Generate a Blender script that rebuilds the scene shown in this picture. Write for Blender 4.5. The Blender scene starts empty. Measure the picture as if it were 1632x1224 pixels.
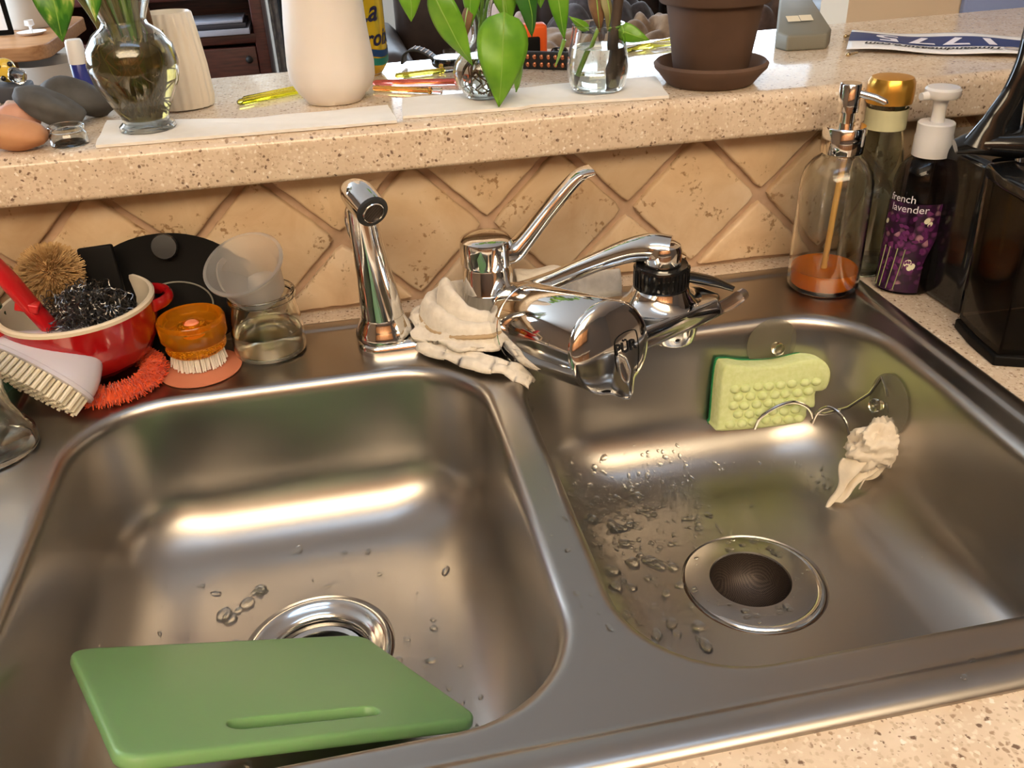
import bpy, bmesh, math, random
from mathutils import Vector, Matrix, noise
from mathutils.bvhtree import BVHTree
PI = math.pi
random.seed(7)
SC = bpy.context.scene
COL = SC.collection

# ------------------------------------------------------------------ camera
cam_d = bpy.data.cameras.new('camera'); cam = bpy.data.objects.new('camera', cam_d); COL.objects.link(cam)
_r, _u, _f = Vector((0.9792, -0.1996, -0.0362)), Vector((0.1315, 0.4888, 0.8624)), Vector((0.1544, 0.8493, -0.5049))
cam.matrix_world = Matrix(((_r.x, _u.x, -_f.x, -0.1001), (_r.y, _u.y, -_f.y, -0.8390), (_r.z, _u.z, -_f.z, 0.3978), (0, 0, 0, 1)))
cam_d.sensor_width = 36.0; cam_d.lens = 36.0 * 1443.1 / 1632.0
cam_d.clip_start = 0.02; cam_d.clip_end = 60
SC.camera = cam

# ------------------------------------------------------------------ world, light, exposure
W = bpy.data.worlds.new('daylight'); SC.world = W; W.use_nodes = True
bgn = W.node_tree.nodes['Background']; bgn.inputs[0].default_value = (0.70, 0.84, 1.0, 1); bgn.inputs[1].default_value = 17.0
SC.view_settings.view_transform = 'Standard'; SC.view_settings.look = 'None'
SC.view_settings.gamma = 1.0; SC.view_settings.use_curve_mapping = False
SC.view_settings.exposure = -0.20
SC.cycles.use_denoising = True
SC.cycles.max_bounces = 14; SC.cycles.transmission_bounces = 12; SC.cycles.glossy_bounces = 6; SC.cycles.diffuse_bounces = 4
SC.cycles.sample_clamp_indirect = 6.0
LAMP_WARM = (1.0, 0.80, 0.55)
LAMP_POWER = 13.0      # emission of the kitchen ceiling lamp diffuser
DOWN_POWER = 26.0      # emission of the small recessed lamps
COOL_POWER = 5.0      # emission of the narrow daylight-white tube lamp

# ------------------------------------------------------------------ materials
MAT = {}
def mat(name, col=(.8, .8, .8), rough=.5, metal=0.0, trans=0.0, ior=1.45, spec=.5, emit=None, es=0.0, sss=0.0, coat=0.0, alpha=1.0, aniso=0.0, sheen=0.0):
    m = bpy.data.materials.new(name); m.use_nodes = True
    b = m.node_tree.nodes['Principled BSDF']
    b.inputs['Base Color'].default_value = (*col, 1); b.inputs['Roughness'].default_value = rough
    b.inputs['Metallic'].default_value = metal; b.inputs['IOR'].default_value = ior
    b.inputs['Transmission Weight'].default_value = trans; b.inputs['Specular IOR Level'].default_value = spec
    b.inputs['Subsurface Weight'].default_value = sss; b.inputs['Coat Weight'].default_value = coat
    b.inputs['Subsurface Radius'].default_value = (.01, .008, .005)
    b.inputs['Alpha'].default_value = alpha; b.inputs['Anisotropic'].default_value = aniso
    b.inputs['Sheen Weight'].default_value = sheen
    if emit: b.inputs['Emission Color'].default_value = (*emit, 1); b.inputs['Emission Strength'].default_value = es
    MAT[name] = m
    return m
def nd(m, t, **kw):
    n = m.node_tree.nodes.new(t)
    for k, v in kw.items(): setattr(n, k, v)
    return n
def lk(m, a, b): m.node_tree.links.new(a, b)
def bs(m): return m.node_tree.nodes['Principled BSDF']
def coords(m, scale=(1, 1, 1), kind='Object'):
    tc = nd(m, 'ShaderNodeTexCoord'); mp = nd(m, 'ShaderNodeMapping'); mp.inputs['Scale'].default_value = scale
    lk(m, tc.outputs[kind], mp.inputs['Vector']); return mp.outputs['Vector']
def ramp(m, fac, stops, interp='LINEAR'):
    r = nd(m, 'ShaderNodeValToRGB'); r.color_ramp.interpolation = interp
    els = r.color_ramp.elements
    while len(els) < len(stops): els.new(0.5)
    for e, (p, c) in zip(els, stops): e.position = p; e.color = (*c, 1)
    lk(m, fac, r.inputs['Fac']); return r.outputs['Color']
def noise_tex(m, vec, scale, detail=4, rough=.5, dist=0):
    n = nd(m, 'ShaderNodeTexNoise'); n.inputs['Scale'].default_value = scale; n.inputs['Detail'].default_value = detail
    n.inputs['Roughness'].default_value = rough; n.inputs['Distortion'].default_value = dist
    lk(m, vec, n.inputs['Vector']); return n.outputs['Fac']
def voro(m, vec, scale, feature='F1', out='Distance', rnd=1.0):
    n = nd(m, 'ShaderNodeTexVoronoi', feature=feature); n.inputs['Scale'].default_value = scale; n.inputs['Randomness'].default_value = rnd
    lk(m, vec, n.inputs['Vector']); return n.outputs[out]
def mix(m, fac, a, b, blend='MIX'):
    n = nd(m, 'ShaderNodeMix', data_type='RGBA', blend_type=blend)
    for s, v in ((n.inputs['Factor'], fac), (n.inputs[6], a), (n.inputs[7], b)):
        if hasattr(v, 'links') or hasattr(v, 'is_linked'): lk(m, v, s)
        elif isinstance(v, tuple): s.default_value = (*v, 1)
        else: s.default_value = v
    return n.outputs[2]
def bump(m, h, strength=.3, dist=.002):
    n = nd(m, 'ShaderNodeBump'); n.inputs['Strength'].default_value = strength; n.inputs['Distance'].default_value = dist
    lk(m, h, n.inputs['Height']); lk(m, n.outputs['Normal'], bs(m).inputs['Normal']); return n
def base(m, c): lk(m, c, bs(m).inputs['Base Color'])
def noisy(name, c1, c2, scale, rough=.5, bumps=0.0, bdist=.002, detail=4, **kw):
    m = mat(name, c1, rough, **kw); v = coords(m); f = noise_tex(m, v, scale, detail)
    base(m, ramp(m, f, [(.3, c1), (.7, c2)]))
    if bumps: bump(m, f, bumps, bdist)
    return m

m = mat('stainless', (.40, .375, .345), .3, metal=1.0, aniso=.4)
v = coords(m, (6, 260, 260)); f = noise_tex(m, v, 3.0, 3); v2 = coords(m); f2 = noise_tex(m, v2, 9.0, 4)
mr = nd(m, 'ShaderNodeMapRange'); mr.inputs['To Min'].default_value = .27; mr.inputs['To Max'].default_value = .36; lk(m, f2, mr.inputs['Value']); lk(m, mr.outputs[0], bs(m).inputs['Roughness'])
mat('chrome', (.80, .80, .79), .05, metal=1.0)
mat('chrome_soft', (.66, .65, .63), .14, metal=1.0)
mat('steel_wire', (.62, .60, .57), .16, metal=1.0)
mat('dark_hole', (.012, .010, .008), .6)
m = mat('strainer_mesh', (.16, .115, .09), .5, metal=.4)
v = coords(m); ch = nd(m, 'ShaderNodeTexChecker'); ch.inputs['Scale'].default_value = 1100; lk(m, v, ch.inputs['Vector'])
base(m, ramp(m, ch.outputs['Fac'], [(0, (.015, .011, .009)), (1, (.085, .06, .046))], 'CONSTANT'))

# speckled solid-surface counter
m = mat('solid_surface', (.7, .6, .45), .11, spec=.5)
v = coords(m)
f0 = noise_tex(m, v, 30, 3); c0 = ramp(m, f0, [(.3, (.64, .50, .36)), (.7, (.74, .61, .47))])
nv = nd(m, 'ShaderNodeTexNoise'); nv.inputs['Scale'].default_value = 300; lk(m, v, nv.inputs['Vector']); va = nd(m, 'ShaderNodeVectorMath', operation='MULTIPLY_ADD'); lk(m, nv.outputs['Color'], va.inputs[0]); va.inputs[1].default_value = (.0045, .0045, .0045); lk(m, v, va.inputs[2]); v = va.outputs[0]
d1 = voro(m, v, 300); vc = voro(m, v, 300, out='Color')
sp = nd(m, 'ShaderNodeSeparateColor'); lk(m, vc, sp.inputs[0])
pick = ramp(m, sp.outputs[0], [(0, (.20, .13, .09)), (.05, (.40, .28, .19)), (.16, (.58, .45, .32)), (.45, (.70, .58, .43)), (.75, (.77, .66, .52)), (.94, (.85, .77, .67))], 'CONSTANT')
msk = ramp(m, d1, [(.30, (1, 1, 1)), (.52, (0, 0, 0))])
c1 = mix(m, msk, c0, pick)
d2 = voro(m, v, 620); vc2 = voro(m, v, 620, out='Color'); sp2 = nd(m, 'ShaderNodeSeparateColor'); lk(m, vc2, sp2.inputs[0])
dk = ramp(m, sp2.outputs[1], [(0, (1, 1, 1)), (.07, (0, 0, 0))], 'CONSTANT')
msk2 = ramp(m, d2, [(.25, (1, 1, 1)), (.45, (0, 0, 0))]); mm = mix(m, 1.0, dk, msk2, 'MULTIPLY')
base(m, mix(m, mm, c1, (.36, .25, .18)))

# tumbled travertine tile, grout
m = mat('travertine', (.7, .55, .36), .55)
v = coords(m); oi = nd(m, 'ShaderNodeObjectInfo')
vm = nd(m, 'ShaderNodeVectorMath', operation='ADD'); lk(m, v, vm.inputs[0])
cb = nd(m, 'ShaderNodeCombineXYZ'); ml = nd(m, 'ShaderNodeMath', operation='MULTIPLY'); ml.inputs[1].default_value = 9; lk(m, oi.outputs['Random'], ml.inputs[0]); lk(m, ml.outputs[0], cb.inputs[0]); lk(m, ml.outputs[0], cb.inputs[2]); lk(m, cb.outputs[0], vm.inputs[1])
V = vm.outputs[0]
f1 = noise_tex(m, V, 14, 5, .6, .6); ca = ramp(m, f1, [(.28, (.54, .365, .215)), (.5, (.65, .48, .305)), (.72, (.73, .58, .41))])
hs = nd(m, 'ShaderNodeHueSaturation'); lk(m, ca, hs.inputs['Color']); mv = nd(m, 'ShaderNodeMapRange'); mv.inputs['To Min'].default_value = .86; mv.inputs['To Max'].default_value = 1.12; lk(m, oi.outputs['Random'], mv.inputs['Value']); lk(m, mv.outputs[0], hs.inputs['Value'])
f2 = noise_tex(m, V, 170, 3, .6); f3 = noise_tex(m, V, 26, 2); pm = nd(m, 'ShaderNodeMath', operation='MULTIPLY'); lk(m, f2, pm.inputs[0]); lk(m, f3, pm.inputs[1])
pit = ramp(m, pm.outputs[0], [(.33, (0, 0, 0)), (.39, (1, 1, 1))])
cc = mix(m, pit, hs.outputs[0], (.33, .20, .10)); base(m, cc)
inv = nd(m, 'ShaderNodeInvert'); lk(m, pit, inv.inputs['Color']); bump(m, inv.outputs[0], .5, .001)
noisy('grout', (.42, .285, .19), (.52, .365, .26), 60, .9, .4, .001)

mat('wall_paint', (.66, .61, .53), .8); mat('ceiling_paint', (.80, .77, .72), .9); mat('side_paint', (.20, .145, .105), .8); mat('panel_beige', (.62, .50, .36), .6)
mat('floor_wood', (.16, .09, .05), .4); mat('blue_board', (.26, .34, .62), .5)
m = mat('dark_wood', (.05, .012, .008), .35); v = coords(m, (3, 3, 30)); f = noise_tex(m, v, 4, 4); base(m, ramp(m, f, [(.3, (.035, .009, .007)), (.7, (.095, .024, .016))]))
m = mat('oak', (.45, .22, .09), .4); v = coords(m, (3, 30, 30)); f = noise_tex(m, v, 4, 4); base(m, ramp(m, f, [(.3, (.38, .17, .065)), (.7, (.55, .28, .12))]))
m = mat('cabinet_wood', (.36, .16, .06), .35); v = coords(m, (24, 24, 3)); f = noise_tex(m, v, 3, 4); base(m, ramp(m, f, [(.3, (.30, .125, .045)), (.7, (.44, .21, .085))]))
noisy('leather', (.030, .017, .012), (.055, .032, .022), 14, .45, .3, .004)
for n, a, b in (('cloth_tan', (.25, .14, .07), (.36, .22, .12)), ('cloth_pink', (.50, .36, .31), (.62, .47, .41)), ('cloth_dark', (.05, .04, .04), (.10, .08, .08)), ('cloth_brown', (.10, .05, .03), (.17, .09, .055)), ('curtain_grey', (.20, .22, .26), (.42, .42, .42))):
    noisy(n, a, b, 40, .95, .5, .003, sheen=.3)

def glass(name, col=(1, 1, 1), rough=0.0, ior=1.45): return mat(name, col, rough, trans=1.0, ior=ior)
glass('clear_glass', (.97, .985, .96)); glass('green_glass', (.90, .96, .90)); glass('water', (.97, .985, .96), ior=1.33)
mat('murky_water', (.22, .165, .05), .03, trans=.74, ior=1.33); glass('cloudy_liquid', (.86, .82, .62), .12, 1.33)
mat('orange_soap', (1.0, .27, .008), .05, trans=.45, ior=1.36); glass('smoke_plastic', (.50, .45, .40), .04, 1.2); glass('purple_liquid', (.25, .23, .36), .1, 1.33)
glass('clear_plastic', (.86, .85, .88), .05, 1.25); glass('dark_clear', (.55, .52, .56), .04, 1.25); mat('suction_rubber', (.22, .20, .14), .3, alpha=.34); glass('suction_clear', (.92, .88, .70), .05, 1.4)
mat('amber_plastic', (1.0, .38, .01), .08, trans=.8, ior=1.4); mat('frosted_plastic', (.93, .90, .86), .30, trans=.86, ior=1.12); glass('tube_yellow', (1.0, .92, .12), .1, 1.3)
glass('tube_red', (.95, .22, .18), .1, 1.3); glass('tube_orange', (1.0, .62, .15), .1, 1.3); glass('tube_clear', (.96, .95, .92), .1, 1.3)
mat('white_plastic', (.82, .79, .74), .3, sss=.1); mat('white_pump', (.86, .84, .82), .25, sss=.15); mat('straw_tan', (.80, .47, .14), .5)
mat('black_plastic', (.008, .008, .008), .12, spec=.6); mat('black_matte', (.006, .0055, .005), .5, spec=.12); mat('black_rubber', (.02, .02, .02), .5)
mat('gold_foil', (.72, .40, .07), .28, metal=.85); mat('label_strip', (.62, .60, .36), .5)
mat('red_enamel', (.36, .004, .006), .12, spec=.7, coat=.5); mat('cream_glaze', (.72, .62, .47), .25); mat('red_plastic', (.52, .008, .012), .3, spec=.6)
mat('lavender_plastic', (.62, .59, .66), .22, sss=.3, trans=.15); mat('cream_bristle', (.76, .70, .56), .5, sss=.1); mat('white_bristle', (.86, .82, .74), .5)
m = noisy('coir', (.36, .20, .07), (.62, .40, .17), 90, .8)
mat('steel_wool', (.19, .185, .18), .3, metal=1.0); noisy('orange_yarn', (.62, .045, .006), (.82, .11, .018), 120, .8, sheen=.4)
mat('salmon_silicone', (.56, .19, .10), .4, sss=.2); mat('coral_dot', (.95, .30, .15), .4)
m = mat('green_board', (.21, .39, .15), .38, sss=.4, trans=.08); bs(m).inputs['Subsurface Radius'].default_value = (.02, .05, .015)
v = coords(m); f = noise_tex(m, v, 900, 2); bump(m, f, .06, .0006)
noisy('sponge_foam', (.60, .68, .30), (.68, .75, .40), 220, .95, .5, .001, sss=.2); mat('scour_green', (.02, .26, .09), .9)
noisy('rag_cloth', (.70, .60, .46), (.80, .71, .58), 60, .95, .3, .001, sheen=.3); noisy('towel_cloth', (.66, .60, .51), (.76, .70, .61), 160, .95, .6, .0015, sheen=.3); mat('hem_cord', (.44, .32, .19), .9)
noisy('paper_towel', (.86, .82, .75), (.90, .86, .80), 60, .95, .3, .001); noisy('tissue_wrap', (.80, .74, .68), (.86, .80, .74), 20, .8, .2, .002, sss=.2)
noisy('terracotta', (.085, .047, .030), (.14, .080, .052), 12, .85, .3, .002); noisy('grey_stone', (.060, .058, .055), (.105, .10, .095), 40, .8, .5, .002)
noisy('orange_stone', (.42, .17, .075), (.58, .30, .15), 22, .65, .5, .003); noisy('pink_stone', (.50, .25, .17), (.60, .33, .24), 30, .7)
mat('ceramic_white', (.76, .68, .55), .3); mat('grey_box', (.20, .19, .15), .55); mat('sticker_cream', (.82, .72, .53), .6)
mat('bib_white', (.86, .83, .80), .55); mat('bib_blue', (.022, .045, .16), .55); mat('ink_black', (.01, .01, .012), .6); mat('ink_white', (.85, .82, .88), .6); mat('ink_grey', (.30, .28, .28), .6)
mat('brass_pin', (.60, .45, .25), .25, metal=1.0)
m = mat('can_print', (.8, .6, .05), .25, metal=.55); v = coords(m, (60, 60, 6)); f = noise_tex(m, v, 1.0, 3, .6, 1.0)
base(m, ramp(m, f, [(.25, (.36, .34, .03)), (.42, (.80, .50, .02)), (.6, (.86, .62, .03)), (.75, (.22, .30, .05))]))
mat('can_blue', (.008, .05, .17), .35); mat('can_teal', (.01, .20, .16), .35); mat('can_navy', (.012, .012, .05), .4); mat('aluminium', (.72, .72, .71), .22, metal=1.0)
mat('watch_face', (.20, .20, .18), .12, spec=.8); mat('orange_plastic', (.72, .10, .012), .4); mat('copper_bead', (.62, .24, .12), .22, metal=1.0)
m = mat('leaf_green', (.10, .30, .02), .35, sss=.0, spec=.5); v = coords(m); f = noise_tex(m, v, 35, 3); base(m, ramp(m, f, [(.3, (.085, .27, .012)), (.7, (.20, .44, .035))]))
mat('leaf_dark', (.035, .15, .02), .4); noisy('leaf_dead', (.10, .055, .025), (.24, .12, .05), 50, .7); mat('leaf_rib', (.26, .46, .08), .4)
m = mat('leaf_variegated', (.1, .3, .03), .35); v = coords(m, (55, 55, 16)); f = noise_tex(m, v, 1.6, 3, .6, .4); base(m, ramp(m, f, [(.42, (.035, .17, .012)), (.52, (.12, .31, .03)), (.62, (.62, .66, .20))]))
noisy('stem_olive', (.15, .13, .05), (.28, .26, .11), 30, .5); mat('stem_green', (.20, .36, .06), .4); noisy('stem_dark', (.035, .022, .016), (.09, .06, .04), 40, .6); mat('root_tan', (.42, .32, .15), .6)
mat('green_soap', (.005, .06, .018), .2, spec=.6); mat('lamp_emit', (1, 1, 1), .5, emit=LAMP_WARM, es=LAMP_POWER); mat('cool_emit', (1, 1, 1), .5, emit=(.42, .66, 1.0), es=COOL_POWER); mat('down_emit', (1, 1, 1), .5, emit=LAMP_WARM, es=DOWN_POWER)
m = mat('label_print', (.05, .02, .05), .35); v = coords(m)
d = voro(m, v, 150); vc = voro(m, v, 150, out='Color'); s3 = nd(m, 'ShaderNodeSeparateColor'); lk(m, vc, s3.inputs[0])
pk = ramp(m, s3.outputs[0], [(0, (.035, .006, .04)), (.4, (.10, .015, .10)), (.75, (.20, .045, .17)), (.93, (.42, .22, .28))], 'CONSTANT')
base(m, mix(m, ramp(m, d, [(.35, (0, 0, 0)), (.75, (1, 1, 1))]), pk, (.022, .008, .024)))
mat('petal_white', (.86, .84, .62), .5); mat('petal_stem', (.36, .42, .18), .5); mat('petal_purple', (.14, .02, .13), .5)
mat('liner_white', (.55, .52, .48), .5); mat('grey_bin', (.22, .20, .18), .4); mat('magazine', (.35, .36, .42), .5); mat('magazine_dark', (.03, .03, .04), .4); mat('cap_blue', (.02, .03, .22), .3)
mat('bee_yellow', (.72, .50, .06), .2, coat=.4); mat('window_frame', (.78, .76, .72), .5); mat('paper_white', (.9, .88, .85), .7); mat('slate_block', (.05, .055, .07), .6)

# ------------------------------------------------------------------ mesh helpers
class G:
    """vertices and faces of one mesh"""
    def __init__(s): s.v = []; s.f = []
    def add(s, v, f):
        o = len(s.v); s.v += [Vector(p) for p in v]; s.f += [tuple(i + o for i in q) for q in f]; return s
    def rings(s, rings, closed=True, cap0=False, cap1=False):
        n = len(rings[0]); o = len(s.v)
        for r in rings: s.v += [Vector(p) for p in r]
        for k in range(len(rings) - 1):
            for i in range(n if closed else n - 1):
                j = (i + 1) % n; a = o + k * n
                s.f.append((a + i, a + j, a + n + j, a + n + i))
        if cap0: s.f.append(tuple(o + i for i in range(n))[::-1])
        if cap1: s.f.append(tuple(o + (len(rings) - 1) * n + i for i in range(n)))
        return s
    def lathe(s, prof, seg=32, c=(0, 0, 0), squash=(1, 1), cap0=False, cap1=False, wob=0.0):
        R = []
        for r, z in prof:
            R.append([(c[0] + max(r, 1e-5) * squash[0] * math.cos(2 * PI * i / seg) * (1 + wob * math.sin(i * 2.1 + z * 60)), c[1] + max(r, 1e-5) * squash[1] * math.sin(2 * PI * i / seg) * (1 + wob * math.sin(i * 1.7 + z * 40)), c[2] + z) for i in range(seg)])
        return s.rings(R, True, cap0, cap1)
    def tube(s, pts, r, seg=8, caps=True, flat=1.0, up=None):
        pts = [Vector(p) for p in pts]; n = len(pts)
        rr = list(r) if isinstance(r, (list, tuple)) else [r] * n
        t0 = (pts[1] - pts[0]).normalized(); ref = Vector(up) if up else (Vector((0, 0, 1)) if abs(t0.z) < .9 else Vector((1, 0, 0)))
        a = (ref - t0 * ref.dot(t0)).normalized(); R = []
        for k in range(n):
            t = (pts[min(k + 1, n - 1)] - pts[max(k - 1, 0)]).normalized()
            if t.length < 1e-9: t = t0
            a = (a - t * a.dot(t))
            a = a.normalized() if a.length > 1e-9 else t.orthogonal().normalized()
            b = t.cross(a)
            R.append([pts[k] + (a * math.cos(2 * PI * i / seg) * flat + b * math.sin(2 * PI * i / seg)) * rr[k] for i in range(seg)])
        return s.rings(R, True, caps, caps)
    def box(s, c, d, rot=None):
        x, y, z = (q / 2 for q in d)
        P = [Vector((sx * x, sy * y, sz * z)) for sz in (-1, 1) for sx, sy in ((-1, -1), (1, -1), (1, 1), (-1, 1))]
        if rot is not None: P = [rot @ p for p in P]
        return s.add([p + Vector(c) for p in P], [(3, 2, 1, 0), (4, 5, 6, 7), (0, 1, 5, 4), (1, 2, 6, 5), (2, 3, 7, 6), (3, 0, 4, 7)])
    def prism(s, poly, z0, z1):
        n = len(poly)
        return s.add([(x, y, z0) for x, y in poly] + [(x, y, z1) for x, y in poly], [tuple(range(n))[::-1], tuple(range(n, 2 * n))] + [(i, (i + 1) % n, n + (i + 1) % n, n + i) for i in range(n)])
    def ball(s, c, r, seg=16, rows=10):
        r = (r, r, r) if not isinstance(r, (tuple, list)) else r
        prof = []
        R = []
        for k in range(rows + 1):
            th = -PI / 2 + PI * k / rows
            R.append([(c[0] + r[0] * max(math.cos(th), 1e-4) * math.cos(2 * PI * i / seg), c[1] + r[1] * max(math.cos(th), 1e-4) * math.sin(2 * PI * i / seg), c[2] + r[2] * math.sin(th)) for i in range(seg)])
        return s.rings(R, True, True, True)
    def grid(s, fn, nu, nv):
        o = len(s.v)
        for j in range(nv + 1):
            for i in range(nu + 1): s.v.append(Vector(fn(i / nu, j / nv)))
        for j in range(nv):
            for i in range(nu):
                a = o + j * (nu + 1) + i; s.f.append((a, a + 1, a + nu + 2, a + nu + 1))
        return s
    def sheet(s, fn, nu, nv, th):
        """a grid surface with thickness th along its normal"""
        P = [[Vector(fn(i / nu, j / nv)) for i in range(nu + 1)] for j in range(nv + 1)]
        N = []
        for j in range(nv + 1):
            row = []
            for i in range(nu + 1):
                a = P[j][min(i + 1, nu)] - P[j][max(i - 1, 0)]; b = P[min(j + 1, nv)][i] - P[max(j - 1, 0)][i]
                q = a.cross(b); row.append(q.normalized() if q.length > 1e-12 else Vector((0, 0, 1)))
            N.append(row)
        o = len(s.v); n = (nu + 1) * (nv + 1)
        for sg in (0.5, -0.5):
            for j in range(nv + 1):
                for i in range(nu + 1): s.v.append(P[j][i] + N[j][i] * th * sg)
        for j in range(nv):
            for i in range(nu):
                a = o + j * (nu + 1) + i; q = (a, a + 1, a + nu + 2, a + nu + 1); s.f.append(q); s.f.append(tuple(x + n for x in q)[::-1])
        rim = [i for i in range(nu + 1)] + [(nu + 1) * j + nu for j in range(1, nv + 1)] + [(nu + 1) * nv + i for i in range(nu - 1, -1, -1)] + [(nu + 1) * j for j in range(nv - 1, 0, -1)]
        for k in range(len(rim)):
            a, b = rim[k], rim[(k + 1) % len(rim)]; s.f.append((o + a, o + n + a, o + n + b, o + b))
        return s
    def xf(s, M): s.v = [M @ p for p in s.v]; return s
    def warp(s, fn): s.v = [Vector(fn(p)) for p in s.v]; return s

def rrect(hx, hy, r, c=(0, 0), z=0.0, nc=8, ns=1):
    """rounded rectangle ring, counter-clockwise"""
    r = min(r, hx - 1e-4, hy - 1e-4); P = []
    cs = [(hx - r, hy - r, 0), (-hx + r, hy - r, PI / 2), (-hx + r, -hy + r, PI), (hx - r, -hy + r, 1.5 * PI)]
    for k in range(4):
        x, y, a = cs[k]
        Q = [(c[0] + x + r * math.cos(a + PI / 2 * i / nc), c[1] + y + r * math.sin(a + PI / 2 * i / nc), z) for i in range(nc + 1)]
        P += Q
        x2, y2, a2 = cs[(k + 1) % 4]
        q = (c[0] + x2 + r * math.cos(a2), c[1] + y2 + r * math.sin(a2), z)
        for i in range(1, ns): t = i / ns; P.append(tuple(Q[-1][j] * (1 - t) + q[j] * t for j in range(3)))
    return P

def smoothpts(pts, n=6):
    """Catmull-Rom through pts"""
    P = [Vector(p) for p in pts]; P = [2 * P[0] - P[1]] + P + [2 * P[-1] - P[-2]]; out = []
    for k in range(1, len(P) - 2):
        a, b, c, d = P[k - 1:k + 3]
        for i in range(n):
            t = i / n; out.append(.5 * ((2 * b) + (c - a) * t + (2 * a - 5 * b + 4 * c - d) * t * t + (3 * b - a - 3 * c + d) * t ** 3))
    out.append(P[-2]); return out
def lerpl(vals, n):
    out = []
    for i in range(n):
        t = i / (n - 1) * (len(vals) - 1); k = min(int(t), len(vals) - 2); out.append(vals[k] * (1 - t + k) + vals[k + 1] * (t - k))
    return out

def obj(name, g, material, parent=None, smooth=True, angle=40, bevel=0.0, loc=None, sub=0, merge=True):
    me = bpy.data.meshes.new(name)
    bm = bmesh.new()
    if isinstance(g, bmesh.types.BMesh): bm.free(); bm = g
    else:
        vs = [bm.verts.new(p) for p in g.v]
        for f in g.f:
            try: bm.faces.new([vs[i] for i in f])
            except ValueError: pass
        if merge: bmesh.ops.remove_doubles(bm, verts=bm.verts[:], dist=2e-5)
        bmesh.ops.recalc_face_normals(bm, faces=bm.faces[:])
    if bevel:
        es = [e for e in bm.edges if len(e.link_faces) == 2 and e.calc_face_angle(0) > .6]
        bmesh.ops.bevel(bm, geom=es, offset=bevel, segments=3, affect='EDGES', profile=.5)
    bm.to_mesh(me); bm.free()
    if smooth:
        me.polygons.foreach_set('use_smooth', [True] * len(me.polygons)); me.set_sharp_from_angle(angle=math.radians(angle))
    me.materials.append(MAT[material])
    o = bpy.data.objects.new(name, me); COL.objects.link(o)
    if parent: o.parent = parent
    if loc: o.location = loc
    if sub:
        md = o.modifiers.new('smooth', 'SUBSURF'); md.levels = sub; md.render_levels = sub
    return o
def tag(o, label, cat, group=None, kind=None):
    o['label'] = label
    if cat: o['category'] = cat
    if group: o['group'] = group
    if kind: o['kind'] = kind
    return o
def thing(name, label, cat, loc=(0, 0, 0), rz=0.0, group=None):
    o = bpy.data.objects.new(name, None); COL.objects.link(o); o.location = loc; o.rotation_euler = (0, 0, rz)
    o.empty_display_size = .02
    return tag(o, label, cat, group)
def struct(o): o['kind'] = 'structure'; return o
def stuff(o): o['kind'] = 'stuff'; return o
def text_geo(body, size, shear=0.0, bold=0.0, spacing=1.0):
    """flat lettering as mesh data, x along the line, y up, centred"""
    cu = bpy.data.curves.new('lettering', 'FONT'); cu.body = body; cu.size = size; cu.shear = shear; cu.align_x = 'CENTER'; cu.align_y = 'CENTER'; cu.offset = bold; cu.space_character = spacing; cu.resolution_u = 3
    o = bpy.data.objects.new('lettering', cu); COL.objects.link(o)
    dg = bpy.context.evaluated_depsgraph_get(); ev = o.evaluated_get(dg); me = ev.to_mesh()
    g = G(); g.add([v.co.copy() for v in me.vertices], [tuple(p.vertices) for p in me.polygons])
    ev.to_mesh_clear(); bpy.data.objects.remove(o); bpy.data.curves.remove(cu)
    return g
def N3(p, s=1.0): return noise.noise(Vector(p) * s)

T = 0.19       # top of the raised ledge
WALL = 0.0265  # face of the tiled wall
CT = -0.003    # worktop surface (the sink deck is z = 0)
FLOOR = -0.914; CEIL = 1.75

# ================================================================== THE SETTING
X0, X1, Y0, Y1 = -2.6, 3.9, -3.2, 5.2
struct(obj('floor', G().box(((X0 + X1) / 2, (Y0 + Y1) / 2, FLOOR - .05), (X1 - X0 + .4, Y1 - Y0 + .4, .1)), 'floor_wood'))
struct(obj('ceiling', G().box(((X0 + X1) / 2, (Y0 + Y1) / 2, CEIL + .05), (X1 - X0 + .4, Y1 - Y0 + .4, .1)), 'ceiling_paint'))
H = CEIL - FLOOR; ZC = (CEIL + FLOOR) / 2
wl = G(); LW = (1.0, 3.6, .05, 1.55)     # unseen living-room side window, added to throw blue daylight on the ceiling: y0, y1, z0, z1
wl.box((X0 - .05, (Y0 + LW[0]) / 2, ZC), (.1, LW[0] - Y0, H)); wl.box((X0 - .05, (LW[1] + Y1) / 2, ZC), (.1, Y1 - LW[1], H))
wl.box((X0 - .05, (LW[0] + LW[1]) / 2, (FLOOR + LW[2]) / 2), (.1, LW[1] - LW[0], LW[2] - FLOOR)); wl.box((X0 - .05, (LW[0] + LW[1]) / 2, (CEIL + LW[3]) / 2), (.1, LW[1] - LW[0], CEIL - LW[3]))
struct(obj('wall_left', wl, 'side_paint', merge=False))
def portal(loc, rot, sx, sy):
    pl = bpy.data.lights.new('window_portal', 'AREA'); pl.shape = 'RECTANGLE'; pl.size = sx; pl.size_y = sy; pl.cycles.is_portal = True
    po = bpy.data.objects.new('window_portal', pl); COL.objects.link(po); po.location = loc; po.rotation_euler = rot
w3 = thing('window_3', 'x', None, (X0 - .05, (LW[0] + LW[1]) / 2, LW[2])); w3['kind'] = 'structure'; del w3['label']
hh = LW[3] - LW[2]; hy = (LW[1] - LW[0]) / 2
obj('window_frame', G().box((0, 0, .02), (.05, 2 * hy, .04)).box((0, 0, hh - .02), (.05, 2 * hy, .04)).box((0, -hy + .02, hh / 2), (.05, .04, hh)).box((0, hy - .02, hh / 2), (.05, .04, hh)).box((0, 0, hh / 2), (.04, .03, hh)), 'window_frame', w3, merge=False)
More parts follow.
